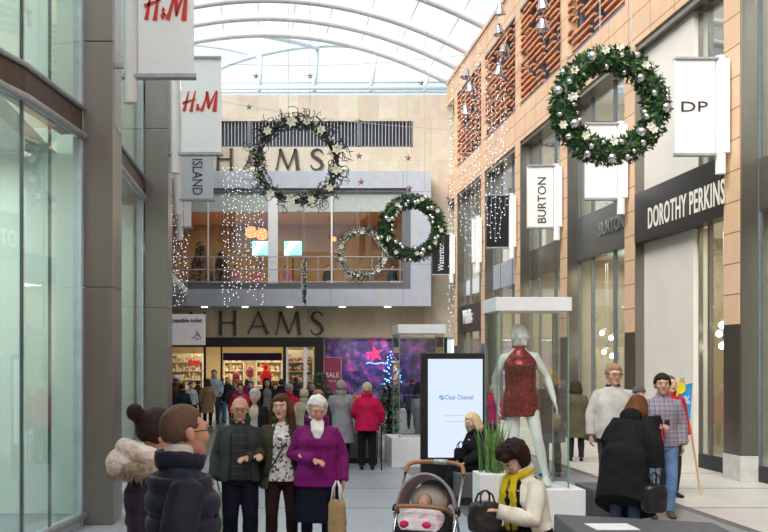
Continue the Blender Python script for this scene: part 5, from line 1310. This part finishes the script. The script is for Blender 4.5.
def fm(o):
    r = o.modifiers.new('r', 'REMESH'); r.mode = 'VOXEL'; r.voxel_size = .012; r.use_smooth_shade = True; tx = bpy.data.textures.get('folds0.11'); d = o.modifiers.new('d', 'DISPLACE'); d.texture = tx; d.strength = .03
a.build('coat_body', blk, g, mods=fm); a = MB(); a.tube([(.085, -.06, .40), (.10, -.06, .2), (.11, -.05, .05)], [(.012, .008)] * 3, n=8); a.build('lining', C3((.4, .02, .03)), g, smooth=True)
person('tall sandy-haired man in a cream jumper standing beside the BURTON window', 613, 13.6, 1.93, yaw=-2, lod=1, skin=M['skin2'], hair=('short', (.30, .19, .11), .002), head=(4, 4, 0), fat=.8, glasses=True, armR=((.25, .02, 1.12), (.27, -.04, .86)), armL=((.245, .02, 1.12), (.24, -.08, .86)),
       clothes=[dict(n='jumper', m=C3((.47, .445, .41)), z0=.82, z1=1.43, off=.020, disp=.012, flare=.01), dict(n='shirt_collar', m=blk, z0=1.38, z1=1.455, off=.012, sleeve=0, th=.01, gap=(25, 30)), dict(n='trousers', m=C3((.05, .05, .06)))])
def coat_hood(root, U, Hm, rem, A, Lg):
    g = MB(); g.ell(U @ Vector((0, .10, 1.38)), (.13, .08, .10)); g.build('hood', blk, root, mods=rem(.012, 2, .01))
person('woman with auburn bobbed hair in a black knee-length coat, seen from behind bending forward', 625, 11.2, 1.68, yaw=138, lod=1, fem=1, fat=.7, hair=('bob', (.12, .045, .015), .006), lean=33, head=(6, -4, 0), extra=coat_hood,
       armL=((.24, -.03, 1.12), (.20, -.20, .95)), armR=((.28, -.03, 1.12), (.30, -.17, .90)), clothes=[dict(n='coat', m=blk, z0=.36, z1=1.43, off=.05, flare=.10, disp=.02), dict(n='jeans', m=C3((.03, .045, .09)))])
bag('handbag', 'large black leather bag held low by the woman in the black coat', (656 - VX) * 10.9 / F, 10.95, .33, .27, .17, .33, mat('black_leather', (.012, .012, .014), rough=.3, bump=.2), rz=R(20), handle=.12, slump=.2, hh=.01)
crowd('man in a red jumper standing right behind the man in the checked shirt', 669, 377, 68, 10, ('crop', (.16, .08, .04)), ('jumper', (.50, .02, .03), .82), lod=2)
crowd('person in a dark knitted hat between the cream jumper and the checked shirt', 638.5, 388, 62, 0, ('short', (.05, .03, .02)), ('coat', (.025, .025, .03), .6), lod=2, extra=hat_extra((.10, .10, .11)))
crowd('person in a long olive coat seen from behind near the BURTON shop', 576, 382, 50, 165, ('bob', (.05, .03, .02)), ('parka', (.10, .085, .05), .50), fem=1, fat=.4, lod=2)
crowd('blonde person in a black coat seen through the right side of the mannequin case', 551, 371, 58, 190, ('bob', (.36, .22, .10)), ('coat', (.02, .022, .03), .55), fem=1, fat=.3, lod=2)
crowd('person in a magenta coat glimpsed left of the mannequin case', 493, 386, 42, 200, ('short', (.5, .42, .33)), ('coat', (.48, .02, .14), .60), fem=1, fat=.3, lod=2)
for (x, y, s_, c, lab) in ((424, 372, 36, (.02, .02, .03), 'person in a dark coat behind the small glass case'), (412, 378, 34, (.03, .035, .06), 'person in a navy coat seen through the small glass case')):
    crowd(lab, x, y, s_, 170, ('short', (.08, .05, .04)), ('coat', c, .6))

# --- seated blonde woman
seatL = ((.10, -.42, .50), (.10, -.38, .09)); seatR = ((.09, -.43, .50), (.08, -.48, .09))
person('blonde woman in black sitting sideways on the grey seat by the screen', 483, 14.2, 1.66, yaw=-75, lod=1, fem=1, fat=.5, hair=('bob', (.70, .52, .30), .0), lean=14, head=(16, 2, 0), hipz=.50, legL=seatL, legR=seatR, armL=((.22, -.10, 1.14), (.12, -.32, 1.06)), armR=((.22, -.10, 1.14), (.14, -.30, 1.05)),
       clothes=[dict(n='coat', m=blk, z0=.86, z1=1.44, off=.04, flare=.04, collar=.06), dict(n='trousers', m=blk, off=.02)])
bag('handbag', 'small black handbag on the lap of the blonde seated woman', (460 - VX) * 14.1 / F, 14.05, .62, .20, .12, .16, blk, rz=R(15), handle=.09)
# --- seated woman in white
def yscarf(root, U, Hm, rem, A, Lg):
    m_ = C3((.62, .47, .02)); g = MB()
    g.tube([U @ Vector((.085 * math.cos(a), .0 + .085 * math.sin(a), 1.455 - .035 * max(0, -math.sin(a)))) for a in [2 * math.pi * k / 18 for k in range(18)]], [(.030, .035)] * 18, n=8, close=True)
    for sx in (-1, 1): g.tube([U @ Vector((sx * .04, -.10, 1.43)), U @ Vector((sx * .055, -.165, 1.32)), U @ Vector((sx * .05, -.185, 1.15)), U @ Vector((sx * .04, -.19, 1.0))], [(.035, .018), (.042, .016), (.040, .014), (.034, .01)], n=10)
    g.build('scarf', m_, root, mods=rem(.009, 2, .016, .04))
person('seated woman with dark curly hair, cream jacket and yellow scarf, reaching into her bag', 531, 8.35, 1.74, yaw=-62, lod=0, fem=1, fat=.4, skin=M['skin'], hair=('curly', (.022, .010, .008), .024), lean=13, head=(4, 26, 0), hipz=.51, legL=((.12, -.44, .52), (.12, -.42, .09)), legR=((.10, -.43, .52), (.10, -.40, .09)), extra=yscarf,
       armL=((.24, -.17, 1.12), (.09, -.37, 1.24)), armR=((.24, -.15, 1.12), (.07, -.36, 1.22)), clothes=[dict(n='blouse', m=blk, z0=.80, z1=1.42, off=.022, sleeve=0), dict(n='jacket', m=C3((.70, .66, .58)), z0=.99, z1=1.42, off=.036, gap=(50, 28), puff=-.010, flare=.02, collar=.05), dict(n='trousers', m=blk, off=.02)])
bag('handbag', 'black leather handbag on the lap of the woman in the cream jacket', (485 - VX) * 8.10 / F, 8.10, .60, .26, .16, .27, bpy.data.materials['black_leather'], rz=R(15), handle=.08, slump=.15, hh=.009)

# ------------------------------------------------------------------ seats
def bench(label, pts, h=.45, m=None):
    xs = sum(p[0] for p in pts) / len(pts); ys = sum(p[1] for p in pts) / len(pts)
    root = thing('bench', label, 'bench', (xs, ys, 0)); q = [(p[0] - xs, p[1] - ys) for p in pts]
    a = MB(); a.prism([(x * .96, y * .96) for x, y in q], 0.0, .10); a.build('plinth', M['black'], root)
    a = MB(); a.prism(q, .10, h); a.build('seat', m or M['grey_bench'], root, bevel=.02)
    return root
bench('grey block seat in the foreground under the woman in the cream jacket', [(1.85, 9.0), (2.82, 8.95), (2.70, 7.75), (1.75, 7.8)])
bench('long grey bench at the bottom right corner, in front of the black coat', [(3.00, 10.15), (4.38, 9.6), (4.18, 8.2), (2.82, 8.4)])
g = tag(MB().box(3.10, 3.50, 9.15, 9.5, .452, .458).build('paper_sheet', M['white']), 'white sheet of paper lying on the foreground bench', 'paper')
g.rotation_euler = (0, 0, 0)
bench('grey block seat under the blonde woman by the screen', [(2.75, 14.5), (3.45, 14.5), (3.45, 13.8), (2.75, 13.8)])
bench('dark grey block behind the planter right of the mannequin case', [(4.05, 12.8), (4.5, 12.8), (4.5, 12.1), (4.05, 12.1)])
bench('long dark grey planter bench beyond the raspberry coat', [(1.35, 20.3), (2.35, 20.3), (2.35, 19.5), (1.35, 19.5)], h=.62)

# ------------------------------------------------------------------ glass display cases
def vitrine(label, x0, x1, Z, dep, zp, zt, capx0, px0, px1, hc=.16):
    X0, X1 = (x0 - VX) * Z / F, (x1 - VX) * Z / F; root = thing('display_case', label, 'display case', ((X0 + X1) / 2, Z, 0)); hw = (X1 - X0) / 2
    a = MB(); a.box((px0 - VX) * Z / F - (X0 + X1) / 2, (px1 - VX) * Z / F - (X0 + X1) / 2, -.10, dep + .10, 0.0, zp); a.build('plinth', M['white'], root, bevel=.006)
    a = MB(); a.box(-hw - .02, hw + .03, -.02, dep + .03, zt, zt + hc); a.build('cap', M['white'], root, bevel=.006)
    for (q0, q1, q2, q3) in ((-hw, hw, 0, .01), (-hw, hw, dep - .01, dep), (-hw, -hw + .01, .01, dep - .01), (hw - .01, hw, .01, dep - .01)):
        a = MB(); a.box(q0, q1, q2, q3, zp, zt); a.build('glass_panel', M['glass_v'], root)
    for q0 in (-hw, hw - .012):
        for q2 in (-.001, dep - .012): a = MB(); a.box(q0 - .003, q0 + .014, q2 - .003, q2 + .012, zp, zt); a.build('glass_edge', mat('green_glass_edge', (.18, .30, .25), rough=.2) if 'green_glass_edge' not in bpy.data.materials else bpy.data.materials['green_glass_edge'], root)
    return root
vitrine('tall glass display case with white cap and plinth holding a mannequin in a red dress', 497, 569, 11.6, .62, .52, 2.58, 0, 486, 583, .16)
vitrine('smaller glass display case with white cap and plinth left of the advertising screen', 399, 444, 18.9, .85, .55, 2.52, 0, 391, 450, .17)
sq = mat('sequins', (.30, .012, .03), rough=.35)
nt_ = speckle('red_sequins', (.10, .004, .012), (.19, .007, .020), (.42, .04, .05), 90, rough=.28, lo=.45, hi=.85, metal=.55, bump=.6)
def halter(root, U, Hm, rem, A, Lg):
    vs = []; fs = []; n = 14; nz_ = 12
    for i in range(nz_ + 1):
        z = 1.20 + .245 * i / nz_; rx, ry, cy = tz(z, 1, 0); wd = R(96 - 62 * (i / nz_) ** .8)
        for o_ in (.020, -.012):
            for j in range(n + 1): a_ = -math.pi / 2 - wd + 2 * wd * j / n; vs.append(U @ Vector(((rx + o_) * math.cos(a_), cy + (ry + o_) * math.sin(a_), z)))
    W1 = n + 1; W2 = 2 * W1
    for i in range(nz_):
        for j in range(n): a0 = i * W2 + j; fs.append((a0, a0 + 1, a0 + 1 + W2, a0 + W2)); a1 = a0 + W1; fs.append((a1 + 1, a1, a1 + W2, a1 + 1 + W2))
        for j in (0, n): a0 = i * W2 + j; q = (a0, a0 + W2, a0 + W1 + W2, a0 + W1); fs.append(q if j == 0 else q[::-1])
    for i in (0, nz_):
        for j in range(n): a0 = i * W2 + j; fs.append((a0 + 1, a0, a0 + W1, a0 + W1 + 1))
    g = MB(); g.add(vs, fs); g.tube([U @ Vector((.066 * math.cos(a), .004 + .070 * math.sin(a), 1.45)) for a in [2 * math.pi * k / 18 for k in range(18)]], [(.010, .018)] * 18, n=8, close=True)
    g.build('halter_top', nt_, root, mods=rem(.009, 2))
person('white faceless mannequin in a short dark red sequin dress inside the glass case', 521, 11.93, 1.90, yaw=-12, lod=1, name='mannequin', cat='mannequin', skin=M['mannequin'], hair=('none', (0, 0, 0)), face=False, fem=1, base=.52, shoes=(.62, .66, .64), head=(36, 0, 0), curl=.25,
       armR=((.26, .03, 1.12), (.24, -.0, .86)), armL=((.27, .03, 1.12), (.33, -.04, .88)), legL=((.16, -.10, .50), (.25, -.02, .10)), legR=((.07, -.01, .49), (.07, .04, .085)), side=-2,
       clothes=[dict(n='dress', m=nt_, z0=.72, z1=1.24, off=.012, sleeve=0, flare=.02, disp=.006)], extra=halter)
# accessories in the small case
root = thing('shelf_display', 'dark accessories on a glass shelf inside the small display case', 'display', ((420 - VX) * 19.3 / F, 19.3, .55))
a = MB(); a.box(-.36, .36, -.2, .2, .0, .04); a.box(-.36, .36, -.2, .2, .78, .80); a.build('shelf', M['glass_v'], root)
a = MB(); a.lathe([(.05, .04), (.05, .3), (.14, .5), (.12, .72)], (-.05, 0, 0), 14); a.lathe([(.08, .8), (.1, 1.0), (.04, 1.25), (.06, 1.3)], (.12, 0, 0), 14); a.build('busts', M['frame_grey'], root, smooth=True)
# ------------------------------------------------------------------ advertising screen
Zs = 15.5; X0, X1 = (422 - VX) * Zs / F, (487.5 - VX) * Zs / F
root = thing('advertising_screen', 'tall black freestanding screen showing a white page with small blue lettering', 'screen', ((X0 + X1) / 2, Zs, 0)); hw = (X1 - X0) / 2; zt = V(353, Zs)
a = MB(); a.box(-hw, hw, .0, .18, 0, zt); a.build('housing', M['black'], root, bevel=.01)
sx0, sx1, sz0, sz1 = (428 - VX) * Zs / F - (X0 + X1) / 2, (482.5 - VX) * Zs / F - (X0 + X1) / 2, V(457.5, Zs), V(359, Zs)
a = MB(); a.box(sx0, sx1, -.006, .01, sz0, sz1); a.build('lit_screen', emit('screen_page', (.70, .80, .97), .82), root)
bt = emit('screen_blue', (.03, .16, .42), .8)
put_mesh('lettering', text_mesh('Clear Channel', 1, .002), bt, ((445 - VX) * Zs / F - (X0 + X1) / 2, -.009, V(399.5, Zs)), (1, 0, 0), (0, 0, 1), root, fit=(28 * Zs / F, 4.6 * Zs / F))
a = MB(); cx, cz = (441.5 - VX) * Zs / F - (X0 + X1) / 2, V(397.5, Zs)
a.prism([(0, 0)] * 0 or [(-.035, -.03), (.035, -.03), (.035, .01)], 0, .004); a.prism([(-.035, .03), (.035, .03), (-.035, -.01)], 0, .004)
me = bpy.data.meshes.new('m'); me.from_pydata(a.v, [], a.f); put_mesh('emblem', me, emit('screen_emblem', (.02, .25, .62), .9), (cx, -.010, cz), (1, 0, 0), (0, 0, 1), root)
for y_ in (415.5, 421.5): put_mesh('small_print', strokes_mesh([[(0, 0, .008), (.3, 0, .008)]], .001), emit('faint_print_%d' % y_, (.45, .52, .62), .8), ((445 - VX) * Zs / F - (X0 + X1) / 2, -.008, V(y_, Zs)), (1, 0, 0), (0, 0, 1), root)
# ------------------------------------------------------------------ plants
def plant(label, x, y_top, Z, pot_w, pot_h, potm, leafn, spread, seed, name='potted_plant', tall=None, wid=.03):
    X = (x - VX) * Z / F; top = V(y_top, Z); root = thing(name, label, 'plant', (X, Z, 0)); rr = random.Random(seed)
    a = MB(); a.prism([(-pot_w / 2 * .9, -pot_w / 2 * .9), (pot_w / 2 * .9, -pot_w / 2 * .9), (pot_w / 2 * .9, pot_w / 2 * .9), (-pot_w / 2 * .9, pot_w / 2 * .9)], 0, .02)
    a.box(-pot_w / 2, pot_w / 2, -pot_w / 2, pot_w / 2, .0, pot_h); a.build('pot', potm, root, bevel=.02)
    a = MB()
    for i in range(leafn):
        an = rr.uniform(0, 6.283); q = rr.uniform(0, .4) * pot_w; L = (top - pot_h) * rr.uniform(.6, 1.0); sp = spread * rr.uniform(.2, 1) * L
        b0 = Vector((q * math.cos(an), q * math.sin(an), pot_h - .02)); pts = [b0 + Vector((math.cos(an) * sp * t ** 2, math.sin(an) * sp * t ** 2, L * t)) for t in (0, .25, .5, .75, 1)]
        a.tube(pts, [(wid * .6, .004), (wid, .005), (wid * .95, .004), (wid * .6, .003), (.002, .001)], n=6, ref=(-math.sin(an), math.cos(an), 0))
    a.build('leaves', M['leaf2'], root, smooth=True)
plant('tall spiky green plant in a white pot behind the seated woman in cream', 493, 415, 10.6, .36, .82, M['white'], 30, .20, 2, wid=.024)
def bushy(label, x, y0, y1, Z, w_, seed, pot):
    X = (x - VX) * Z / F; z1 = V(y0, Z); z0 = V(y1, Z); root = thing('potted_shrub', label, 'plant', (X, Z, 0)); rr = random.Random(seed); a = MB(); b_ = MB()
    for i in range(750):
        t = rr.random(); an = rr.uniform(0, 6.283); q = w_ * math.sqrt(rr.random()) * (.55 + .45 * math.sin(3.14 * t)); p = Vector((q * math.cos(an), q * math.sin(an), z0 + (z1 - z0) * t)); (a if rr.random() < .7 else b_).leaf(p, (math.cos(an), math.sin(an), rr.uniform(-.5, 1)), (0, 0, 1), .15, .05)
    a.build('foliage', M['leaf'], root); b_.build('fresh_foliage', M['leaf2'], root)
    a = MB(); a.tube([(0, 0, z0 - .1), (0, 0, z1 - .2)], .03, n=6); a.build('stem', M['twig'], root)
    a = MB(); a.prism([(-.16, -.16), (.16, -.16), (.16, .16), (-.16, .16)], 0, .05); hp = z0 + .03
    a.box(-pot[0], pot[0], -pot[0], pot[0], 0, hp); a.build('pot', pot[1], root, bevel=.02)
pw_ = brickmat('patterned_white_pot', (.75, .75, .75), (.48, .48, .5), (.6, .6, .6), .10, .10, (0, 2), ms=.01)
bushy('tall dark green shrub in a patterned white pot beside the small glass case', 389, 385, 436, 20.25, .17, 3, (.19, pw_))
bushy('dark green plant in front of the black pillar by the SALE poster', 320, 374, 408, 33, .26, 4, (.22, M['frame_grey']))
# bowl and flowers on the planter bench
root = thing('flower_bowl', 'low white bowl of orange and yellow flowers on the planter bench', 'flowers', ((356 - VX) * 19.9 / F, 19.9, .62))
a = MB(); a.lathe([(.06, 0), (.08, .3), (.24, .52), (.26, .56), (.20, .54)], n=18); a.build('bowl', M['white'], root, smooth=True)
a = MB(); rr = random.Random(2)
for i in range(46): an = rr.uniform(0, 6.28); q = .2 * math.sqrt(rr.random()); a.ell((q * math.cos(an), q * math.sin(an), .60 + rr.uniform(0, .09)), .035, n=6, k=4)
x = a.build('flowers', speckle('orange_flowers', (.6, .25, .05), (.7, .55, .12), (.12, .2, .05), 20), root); x['kind'] = 'stuff'
# ------------------------------------------------------------------ easel sign by DOROTHY PERKINS
ZQ = 14.9
root = thing('easel_sign', 'blue and yellow poster on a wooden easel behind the man in the checked shirt', 'sign', ((686 - VX) * ZQ / F, ZQ, 0))
a = MB(); a.prism([(-.10, V(419, ZQ)), (.055, V(419, ZQ)), (.09, V(383, ZQ)), (-.10, V(386, ZQ))], 0, .02); me = bpy.data.meshes.new('m'); me.from_pydata(a.v, [], a.f); put_mesh('poster', me, mat('blue_poster', (.03, .28, .60), rough=.5), (0, 0, 0), (1, 0, 0), (0, 0, 1), root)
a = MB(); a.lathe([(.09, -.01), (.09, .01)], n=20); o = a.build('yellow_disc', mat('yellow_disc', (.75, .62, .03), rough=.5), root); o.location = (-.11, -.03, V(388, ZQ)); o.rotation_euler = (R(90), 0, 0)
put_mesh('lettering', text_mesh('%', 1, .002), M['white'], (-.04, -.025, V(404, ZQ)), (1, 0, 0), (0, 0, 1), root, fit=(.09, .12))
wood = mat('pale_wood', (.55, .36, .19), rough=.6)
for (p, q) in (((-.06, .03, 1.75), (-.28, .0, 0)), ((-.03, .03, 1.75), (.22, .0, 0)), ((-.045, .03, 1.75), (-.02, .4, 0))): MB().tube([p, q], .016, n=6).build('leg', wood, root)
# mannequins / clothes in the shop windows on the right
person('white mannequin in a black and white striped scarf inside the BURTON window', 0, 23.4, 1.86, X=8.85, yaw=-60, lod=2, name='mannequin', cat='mannequin', skin=M['mannequin'], hair=('none', (0, 0, 0)), face=False, base=.05, shoes=(.1, .1, .1), clothes=[dict(n='coat', m=plaidmat('striped_cloth', (.03, .03, .03), [(0, 1, 0, .4, (.7, .7, .7))], 9), z0=.70, z1=1.44, off=.03), dict(n='trousers', m=blk)])
person('white mannequin in a red top inside the nearest right shop window', 0, 18.5, 1.66, X=8.95, yaw=-90, lod=2, name='mannequin', cat='mannequin', skin=M['mannequin'], hair=('none', (0, 0, 0)), face=False, base=.02, shoes=(.1, .1, .1), fem=1, clothes=[dict(n='top', m=C3((.50, .02, .05)), z0=.84, z1=1.43, off=.025), dict(n='trousers', m=blk)])

# ------------------------------------------------------------------ pram and baby
Zp = 9.2; root = thing('pram', 'grey pram with a brown leather handle and raised hood, facing the camera', 'pram', ((425 - VX) * Zp / F, Zp, -.0), R(-22))
brown = mat('tan_leather', (.33, .15, .06), rough=.45); lav = mat('dusty_lilac_canvas', (.34, .28, .30), rough=.85, bump=.2); creamc = C3((.62, .56, .50))
a = MB(); a.tube(smooth_path([(-.28, .40, .92), (-.25, .45, 1.00), (-.12, .48, 1.025), (.12, .48, 1.025), (.25, .45, 1.00), (.28, .40, .92)]), .020, n=10); a.build('handle', brown, root, smooth=True)
a = MB(); a.tube([(-.02, .48, 1.03), (.11, .48, 1.03)], .026, n=12); a.build('handle_clip', M['rail'], root, smooth=True)
for sx in (-1, 1):
    a = MB(); a.tube([(sx * .28, .40, .92), (sx * .28, .10, .62), (sx * .27, -.28, .20)], .014, n=8); a.build('frame_tube', M['chrome'], root, smooth=True)
    a = MB(); a.tube([(sx * .29, -.02, .60), (sx * .28, .32, .20)], .013, n=8); a.build('frame_tube', M['chrome'], root, smooth=True)
    a = MB(); a.ell((sx * .29, .05, .62), (.03, .05, .05)); a.build('hinge', M['black'], root, smooth=True)
    for (yy, r_) in ((-.30, .10), (.34, .15)):
        w_ = MB(); w_.tube([(sx * .28, yy + r_ * .82 * math.cos(t), r_ + r_ * .82 * math.sin(t)) for t in [2 * math.pi * k / 24 for k in range(24)]], [(.022, r_ * .18)] * 24, n=8, ref=(1, 0, 0), close=True)
        wo = w_.build('wheel', M['black'], root, smooth=True)
        h_ = MB(); h_.ell((sx * .28, yy, r_), (.02, .03, .03))
        for k in range(6): h_.tube([(sx * .28, yy, r_), (sx * .28, yy + r_ * .75 * math.cos(k * 1.047), r_ + r_ * .75 * math.sin(k * 1.047))], .006, n=5)
        h_.build('hub', M['chrome'], wo, smooth=True)
a = MB(); vs = []; fs = []; n = 14; rows_ = 7
for i in range(rows_):
    t = i / (rows_ - 1)
    for j in range(n + 1):
        an = math.pi * j / n; rr_ = .235 + .03 * t
        for lay in (1.0, .95): vs.append((rr_ * lay * math.cos(an), .34 - .30 * t, .60 + rr_ * lay * 1.22 * math.sin(an) + .03 * t))
W = 2 * (n + 1)
for i in range(rows_ - 1):
    for j in range(n):
        a0 = i * W + 2 * j; fs.append((a0, a0 + 2, a0 + 2 + W, a0 + W)); fs.append((a0 + 3, a0 + 1, a0 + 1 + W, a0 + 3 + W))
for i in (0, rows_ - 1):
    for j in range(n): a0 = i * W + 2 * j; fs.append((a0, a0 + 1, a0 + 3, a0 + 2))
a.add(vs, fs); a.build('hood', lav, root, smooth=True)
a = MB(); a.tube([(.268 * math.cos(t), .03, .63 + .268 * 1.22 * math.sin(t)) for t in [math.pi * k / 20 for k in range(21)]], .014, n=8); a.build('hood_rim', lav, root, smooth=True)
a = MB(); a.tube([(-.24, .0, .58), (0, -.02, .66), (.24, .0, .58)], .0, n=4) if False else None
a = MB(); a.tube([(0, -.26, .44), (0, -.22, .46), (0, .1, .44), (0, .34, .55)], [(.20, .06), (.235, .10), (.235, .10), (.20, .12)], n=18, ref=(1, 0, 0)); a.build('basket', C3((.025, .022, .03)), root, smooth=True)
a = MB(); a.ell((0, .22, .70), (.19, .09, .14)); a.build('liner', creamc, root, smooth=True)
a = MB(); a.tube(smooth_path([(-.25, -.02, .60), (-.22, -.16, .665), (-.10, -.22, .69), (.10, -.22, .69), (.22, -.16, .665), (.25, -.02, .60)]), .020, n=10); a.build('bumper_bar', brown, root, smooth=True)
a = MB(); a.box(-.22, .22, -.14, .26, .19, .32); a.build('shopping_tray', C3((.05, .045, .05)), root, bevel=.03)
pr_ = Matrix.LocRotScale(root.location, root.rotation_euler, (1, 1, 1))
bb_ = thing('baby', 'baby lying in the pram under a pink and white patterned blanket', 'baby', pr_ @ Vector((0, 0, .50)), R(-22))
Hb = Matrix.Translation((-.03, .10, .19)) @ Matrix.Rotation(R(18), 4, 'Y') @ Matrix.Rotation(R(-28), 4, 'X')
a = MB(); a.ell((0, .0, .01), (.060, .066, .066), Hb, 16, 12); a.ell((0, -.03, -.025), (.046, .036, .034), Hb, 14, 10); a.ell((0, -.062, -.012), (.009, .010, .008), Hb); a.ell((-.060, 0, -.005), (.008, .014, .017), Hb); a.ell((.060, 0, -.005), (.008, .014, .017), Hb)
a.tube([(-.03, .10, .14), (-.01, .05, .09), (0, -.1, .05)], [.035, .08, .07], n=10); a.tube([(-.09, .04, .12), (-.13, -.06, .13)], [.03, .018], n=8); a.ell((-.135, -.08, .13), .02)
def bm(o):
    r = o.modifiers.new('r', 'REMESH'); r.mode = 'VOXEL'; r.voxel_size = .008; r.use_smooth_shade = True; q = o.modifiers.new('s', 'SMOOTH'); q.iterations = 3
a.build('body', M['skin'], bb_, mods=bm)
for sx in (-1, 1): a = MB(); a.ell((sx * .022, -.062, .004), (.006, .004, .003), Hb, 8, 6); a.build('eye', M['iris'], bb_, smooth=True)
a = MB(); a.ell((0, -.064, -.032), (.011, .004, .004), Hb, 8, 6); a.build('mouth', M['lips'], bb_, smooth=True)
a = MB(); a.ell((0, .016, .022), (.063, .062, .062), Hb, 16, 12); a.build('hair', C3((.35, .22, .12)), bb_, smooth=True)
a = MB(); a.tube([(0, .06, .07), (0, -.08, .07), (0, -.22, .02), (0, -.27, -.03)], [(.17, .075), (.20, .10), (.20, .07), (.16, .03)], n=18, ref=(1, 0, 0)); a.build('blanket', speckle('pink_blanket', (.70, .58, .60), (.62, .40, .46), (.75, .70, .72), 16, rough=.9, lo=.5, hi=.75), bb_, mods=bm)
for sx in (-1, 1): a = MB(); a.ell((sx * .10 - .03, -.26, .03), (.045, .03, .035)); a.build('bootie', C3((.62, .03, .16)), bb_, smooth=True)
for k, (dx, c, lab) in enumerate(((-.10, (.55, .35, .33), 'patterned pink bundle at the left in the tray under the pram'), (.11, (.62, .30, .26), 'rosy cloth bundle at the right in the tray under the pram'))):
    o = MB(); o.ell((0, 0, .05), (.09, .12, .07)); q = o.build('cloth_bundle', speckle('bundle_%d' % k, c, (.6, .55, .5), (.25, .1, .1), 30), smooth=True); q.location = pr_ @ Vector((dx, -.03, .31)); tag(q, lab, 'bundle')
# cafe guests upstairs
for (x, y, c, lab) in ((236, 263, (.55, .25, .25), 'guest in a salmon top at the left in the upstairs cafe'), (257, 262, (.60, .20, .26), 'guest in a pink top near the middle of the upstairs cafe'), (286, 262, (.62, .22, .28), 'guest in a pink top right of the white mullion upstairs'), (328, 264, (.05, .05, .06), 'guest in dark clothes at the right in the upstairs cafe'), (392, 262, (.04, .05, .07), 'guest in dark clothes behind the small green wreath upstairs')):
    person(lab, x, 43.2 if x != 257 else 43.6, 1.55, yaw=30, lod=3, base=5.15 - .25, clothes=[dict(n='jumper', m=C3(c), z0=.84, z1=1.43, off=.03)], hair=('short', (.05, .03, .03)), legL=((.1, -.42, .52), (.1, -.38, .2)), legR=((.1, -.42, .52), (.1, -.38, .2)), hipz=.56)
